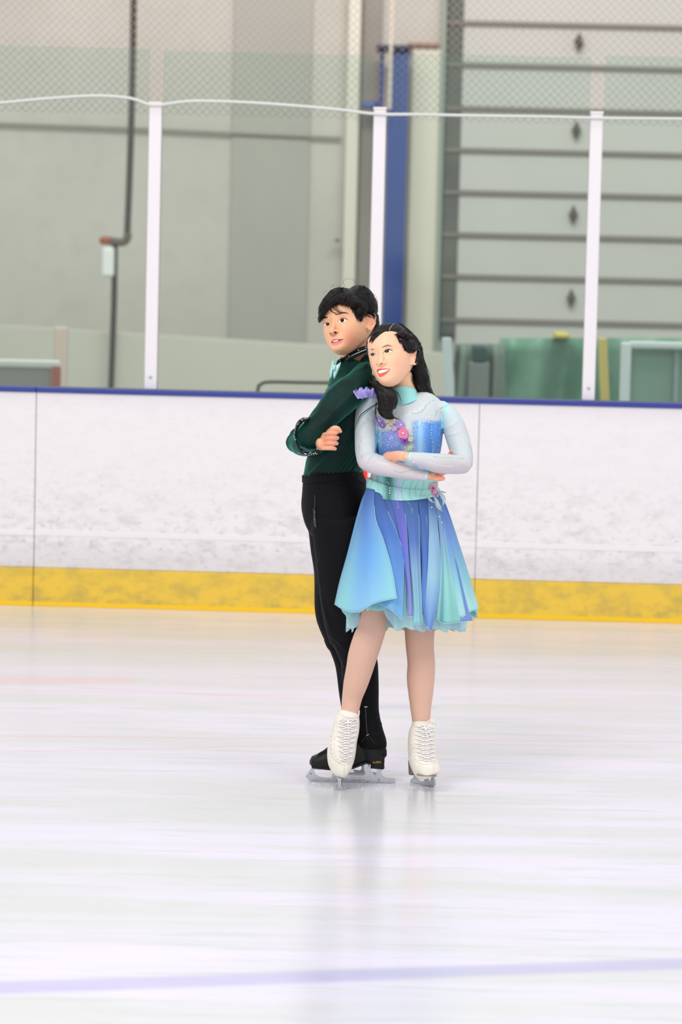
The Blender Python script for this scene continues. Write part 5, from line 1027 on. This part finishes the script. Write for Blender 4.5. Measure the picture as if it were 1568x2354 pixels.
# ruffled lilac bloom on the shoulder
pr = []; cols = []; r = np.random.RandomState(5)
for k in range(9):
    a0 = -2.8+k*.34; cx, cy = 845+(k-4)*4.2, 911-5*math.sin((k+1)/10*math.pi); V = []; gn, gm = 8, 16
    hgt = 15+r.rand()*6
    for i in range(gn):
        t = i/(gn-1)
        for j in range(gm):
            s = 2*j/(gm-1)-1; V.append(P(cx+s*11*(.5+.6*t)+(k-4)*1.1*t, cy+6-hgt*t+2.2*s*s-3.2*t*math.sin(6*s+k*2.1), DG-.050-.065*(8-k)/8-.006*(k % 3)+.004*math.sin(9*s+k)*t-.010*math.sin(t*2.6)*(1 if k % 2 else -.4))); cols.append(lin((176, 166, 232)) if k % 2 else lin((196, 184, 240)))
    pr.append((np.array(V), [(i*gm+j, i*gm+j+1, (i+1)*gm+j+1, (i+1)*gm+j) for i in range(gn-1) for j in range(gm-1)]))
thick(sub(dress, 'shoulder_bloom', *join(pr), mflow, np.array(cols)), .0007)
# pale organza leaves below the waist flower
pr = []; ml = mat('pale organza', L(200, 222, 220), .6, .3, trans=.3)
for pts, w in (([(997, 1140), (1004, 1152), (1008, 1160), (1016, 1170)], 4), ([(1008, 1132), (1018, 1142), (1021, 1152), (1018, 1164)], 5), ([(1006, 1128), (1016, 1131), (1026, 1133)], 3.5), ([(982, 1142), (990, 1150), (996, 1156)], 3), ([(1000, 1150), (1006, 1165), (1018, 1176)], 3), ([(986, 1112), (998, 1110), (1006, 1116)], 5)):
    q = catmull([(a, b_) for a, b_ in pts], 14); ws = w*np.sin(np.linspace(.25, math.pi-.1, 14)); V = []
    for i in range(14):
        for s in (-1, 0, 1): V.append(P(q[i, 0]+s*ws[i]*.8, q[i, 1]-s*ws[i]*.5, -.10+.003*abs(s)-.01*(i/13)-.0*s))
    pr.append((np.array(V), [(i*3+j, i*3+j+1, i*3+j+4, i*3+j+3) for i in range(13) for j in (0, 1)]))
thick(sub(dress, 'organza_leaves', *join(pr), ml), .0007)

# ---- tights
mtight = mat('skin tone tights', None, .55, .25, sheen=.2)
lt = [limb([(866, 1380, DG-.058, 34, .053), (858, 1402, DG-.06, 33.3, .052), (855.5, 1440, DG-.062, 32.8, .050), (845, 1472, DG-.06, 34.2, .049), (834.5, 1505, DG-.05, 33.8, .049), (826.5, 1538, DG-.04, 31, .046), (817.5, 1572, DG-.03, 28, .042), (809.7, 1603, DG-.02, 23.4, .036), (805.5, 1630, DG-.02, 21, .034), (802, 1652, DG-.025, 21, .034)], 80, 34, cap=.1)]
rt = [limb([(965, 1380, DG+.02, 37, .055), (964.8, 1452, DG+.02, 34.5, .052), (965.5, 1489, DG+.02, 32.4, .048), (968.5, 1525, DG+.025, 32, .049), (967.3, 1558, DG+.03, 32.3, .049), (967.3, 1590, DG+.03, 29.4, .044), (967.3, 1625, DG+.03, 24.6, .037), (968.4, 1658, DG+.03, 21, .034), (968.4, 1680, DG+.03, 21, .034)], 80, 34, cap=.1)]
for part_, tc in ((lt, (232, 188, 166)), (rt, (214, 172, 146))):
    V, Fc = join(part_); gpart('tights', V, Fc, mtight, np.tile(np.array(L(224, 181, 158)), (len(V), 1)))

# ---- white skates
mwb = mat('ivory leather', L(240, 234, 220), .42, .45, noise=(30, .06)); mlace = mat('white laces', L(246, 242, 238), .7); mhole = mat('eyelet shade', L(120, 104, 92), .5); mheel = mat('grey brown heel', L(120, 110, 98), .5)
def wskate(rows, extra, col_rows, tongue, cuffp_, lace_d=.0016, bow=None, dots=(), seam=None, toe=()):
    pr = [limb(rows, 60, 34, cap=.25, ex=2.25)]+extra
    bV, bF = fuse(pr, .0018, 2); boot = gpart('ice_skate', bV, bF, mwb); BX = bvh(bV, bF)
    Lc, Rc = catmull(col_rows[0], 9), catmull(col_rows[1], 9)
    tp = catmull(tongue[0], 9), catmull(tongue[1], 9)
    v, f, _ = patch(BX, tongue[0], tongue[1], 30, 10, .0004, .0012); sub(boot, 'tongue', v, f, mat('tongue', L(222, 213, 202), .5))  # tongue colour darker than the boot, painting the shading beneath the laces
    ls = []
    for i in range(9):
        a, b_ = Lc[i], Rc[i]
        ls.append(stroke_tube(BX, [a, ((a[0]+b_[0])/2, (a[1]+b_[1])/2+.8), b_], [.0017, .0020, .0017], lace_d, 12, 6, lift=[.0012]))
        if i < 8:
            a2, b2 = Lc[i+1], Rc[i+1]
            ls.append(stroke_tube(BX, [a, ((a[0]+b2[0])/2, (a[1]+b2[1])/2), b2], [.0016, .0019, .0016], lace_d+.001, 12, 6, lift=[.0016])); ls.append(stroke_tube(BX, [b_, ((b_[0]+a2[0])/2, (b_[1]+a2[1])/2), a2], [.0016, .0019, .0016], lace_d+.0016, 12, 6, lift=[.0016]))
    if bow:
        for p in bow: ls.append(stroke_tube(BX, p, [.0016, .0019, .0016], .004, 20, 6, lift=[.004]))
    sub(boot, 'laces', *join(ls), mlace)
    dd = [tuple(x) for x in Lc]+[tuple(x) for x in Rc]+list(dots); sub(boot, 'eyelets', *join([stroke_tube(BX, [(x-.5, y), (x+.5, y)], [.0007, .0007], .0003, 4, 6) for x, y in dd]), mhole)
    ct_ = catmull(cuffp_, 24); sub(boot, 'padded_collar', *stroke_tube(BX, ct_[:, :2], [.0022, .0026, .0022], .0002, 30, 8), mwb)
    if seam: sub(boot, 'stitching', *join([stroke_tube(BX, s_, [.0004, .0005, .0004], .0002, 30, 5) for s_ in seam]), mat('seam', L(196, 186, 172), .6))
    return boot, BX
def z1(L_): return [(680+a/4.356, 1600+b_/4.356) for a, b_ in L_]
dots1 = z1([(360, 405), (357, 450), (352, 490), (355, 530), (365, 575), (385, 575), (400, 600), (385, 350), (385, 435), (385, 480), (440, 545), (450, 580), (415, 635), (435, 668), (527, 685), (500, 320), (495, 455), (545, 462)])
bt, BX1 = wskate([(802, 1640, DG-.02, 25, .040), (798.5, 1655, DG-.025, 29, .043), (795, 1678, DG-.03, 31, .046), (790, 1700, DG-.035, 31.5, .048), (785.5, 1725, DG-.045, 33, .048), (783.5, 1750, DG-.055, 30.5, .042), (784.5, 1768, DG-.065, 24, .034), (786, 1780, DG-.070, 16, .026), (786.5, 1786, DG-.072, 9, .018)],
    [limb([(797, 1690, DG+.0, 22, .05), (793, 1720, DG+.03, 22, .05), (790, 1742, DG+.04, 18, .04)], 14, 20, cap=.5)],
    (z1([(432, 250), (425, 330), (415, 400), (425, 480), (440, 560), (450, 640)]), z1([(612, 235), (620, 320), (600, 410), (580, 500), (562, 580), (540, 650)])),
    (z1([(450, 205), (430, 330), (425, 460), (455, 640), (490, 670)]), z1([(600, 215), (605, 320), (590, 430), (545, 620), (490, 670)])), z1([(420, 150), (450, 180), (500, 205), (560, 215), (625, 200), (635, 150)]),
    dots=dots1, seam=[z1([(350, 480), (350, 560), (375, 620), (430, 670), (480, 690), (530, 680), (580, 620)]), z1([(487, 690), (485, 740), (480, 800)])], bow=[z1([(520, 250), (470, 235), (440, 260), (490, 280), (520, 255)]), z1([(520, 250), (570, 235), (610, 250), (565, 270), (520, 255)]), z1([(520, 255), (520, 300), (530, 370)])])
d0 = [(0, 0)]
# sole plate, heel and blade of the pointed foot: they run back from the toe, away from the camera
tz = P(783, 1790, DG-.080); hz = P(791, 1757, DG+.135)
ax_ = norm(hz-tz); up_ = norm(np.cross(np.cross(ax_, np.array([0, 0, 1.])), ax_)); sd_ = np.cross(ax_, up_)
def foot_prism(poly, half, org, ax, up, sd):
    V = [org+ax*a+up*b_+sd*s for s in (-half, half) for a, b_ in poly]; n = len(poly)
    return np.array(V), [tuple(range(n)), tuple(range(2*n-1, n-1, -1))]+[(i, i+n, (i+1) % n+n, (i+1) % n) for i in range(n)]
RUN = [(-.006, -.012), (.004, -.006), (.010, .010), (.030, .010), (.032, -.004), (.050, -.016), (.140, -.016), (.160, -.004), (.165, .012), (.205, .012), (.205, .0), (.212, -.014), (.238, -.018), (.238, -.032), (.12, -.036), (.02, -.032), (.004, -.024)]
sv = limb3(np.array([tz+ax_*.004+up_*.008, tz+ax_*.05+up_*.008, tz+ax_*.10+up_*.010, tz+ax_*.16+up_*.012, hz+up_*.012]), [.012, .028, .026, .024, .022], [.004]*5, sd_, 24, cap=.4)
sub(bt, 'sole', *sv, mat('sole edge', L(150, 132, 110), .5)); hv = limb3(np.array([hz-ax_*.03+up_*.03, hz-ax_*.03+up_*.010]), [.026, .024], [.03, .028], sd_, 20, cap=.1); sub(bt, 'heel', *hv, mheel)
bld = foot_prism(RUN, .0030, tz, ax_, up_, sd_); sub(bt, 'blade', *bld, mblade, smooth=False)
pick = prism_px([(775, 1788), (784, 1789), (784, 1800), (782.6, 1811), (778, 1811), (777.4, 1800)], DG-.082, .006); sub(bt, 'toe_pick', *pick, mblade, smooth=False)

dots2 = z1([(1155, 490), (1165, 533), (1180, 565), (1195, 600), (1180, 380), (1230, 575), (1235, 620), (1250, 640), (1165, 440)])
bt2, BX2 = wskate([(973, 1664, DG+.02, 25, .040), (970, 1685, DG+.015, 30, .044), (968.7, 1705, DG+.01, 31, .048), (969.5, 1725, DG-.0, 31.5, .054), (972.5, 1745, DG-.02, 33, .060), (979, 1762, DG-.045, 32.5, .058), (984.5, 1774, DG-.06, 30.5, .052), (987, 1781, DG-.062, 27.5, .044)],
    [limb([(962, 1700, DG+.045, 22, .045), (960, 1740, DG+.06, 21, .045), (960, 1752, DG+.06, 20, .04)], 14, 20, cap=.3)],
    (z1([(1195, 300), (1198, 360), (1200, 430), (1195, 490), (1205, 545), (1225, 590), (1240, 640)]), z1([(1380, 300), (1385, 360), (1385, 430), (1388, 500), (1392, 560), (1395, 610), (1395, 650)])),
    (z1([(1215, 290), (1210, 400), (1215, 520), (1250, 640), (1320, 670)]), z1([(1370, 290), (1375, 400), (1380, 520), (1385, 620), (1320, 670)])), z1([(1165, 268), (1190, 275), (1215, 262), (1245, 258), (1290, 262), (1335, 264), (1385, 268)]),
    dots=dots2, seam=[z1([(1150, 560), (1180, 620), (1240, 670), (1300, 685), (1400, 670)]), z1([(1380, 690), (1380, 760)])],
    bow=[z1([(1290, 320), (1310, 275), (1360, 260), (1385, 285), (1350, 320), (1300, 325)]), z1([(1290, 320), (1270, 290), (1250, 310), (1285, 325)]), z1([(1290, 320), (1320, 360), (1355, 420)]), z1([(1290, 322), (1300, 370), (1330, 440)])])
sl2 = prism_px(z1([(1205, 790), (1235, 800), (1300, 804), (1380, 807), (1418, 806), (1418, 800), (1300, 797), (1215, 782)]), DG-.085, .025); sub(bt2, 'sole', *sl2, mat('sole edge', L(140, 122, 100), .5), smooth=False)
hl2 = limb([(951, 1750, DG+.085, 13, .028), (949.5, 1772, DG+.085, 10.5, .026), (949.5, 1779, DG+.085, 10, .025)], 12, 22, cap=.1, ex=3); sub(bt2, 'heel', *hl2, mheel)
tz2 = ice(999, 1811.5)+np.array([0, 0, .034]); hz2 = P(944.5, 1803.5, DG+.12)+np.array([0, 0, .034])
ax_ = norm(hz2-tz2); up_ = norm(np.cross(np.cross(ax_, np.array([0, 0, 1.])), ax_)); sd_ = np.cross(ax_, up_); Lb = np.linalg.norm(hz2-tz2); k = Lb/.235
RUN2 = [(-.006, -.020), (-.004, -.008), (.002, .0), (.002, .016), (.030, .016), (.030, -.004), (.038, -.012), (.050, -.012), (.060, -.002), (.060, .016), (.086, .016), (.088, -.004), (.104, -.016), (.150, -.016), (.166, -.006), (.172, .030), (.198, .030), (.202, -.004), (.214, -.012), (.236, -.016), (.236, -.028), (.12, -.034), (.02, -.033), (.002, -.024)]
sub(bt2, 'blade', *foot_prism([(a*k, b_) for a, b_ in RUN2], .0035, tz2, ax_, up_, sd_), mblade, smooth=False)
# shavings of ice scraped up round the blades
r = np.random.RandomState(9); pr = []
for (xa, xb, yb, n) in ((712, 905, 1802, 150), (940, 1002, 1810, 90), (760, 800, 1811, 26), (830, 1010, 1812, 30)):
    for _ in range(n):
        x = r.uniform(xa, xb); y = yb+r.randn()*1.6; c_ = ice(x, y, .001); s = .0004+.0010*r.rand(); v_, f_ = box(-s, s, -s, s, -s*.6, s*.6); a = r.rand()*3; M_ = rotv(r.randn(3)); pr.append((v_@M_.T+c_, f_))
tag(mk('ice_shavings', *join(pr), mat('snow', L(252, 252, 255), .7), smooth=False), 'tiny white ice shavings scattered on the ice around the skate blades', 'ice shavings', kind='stuff')
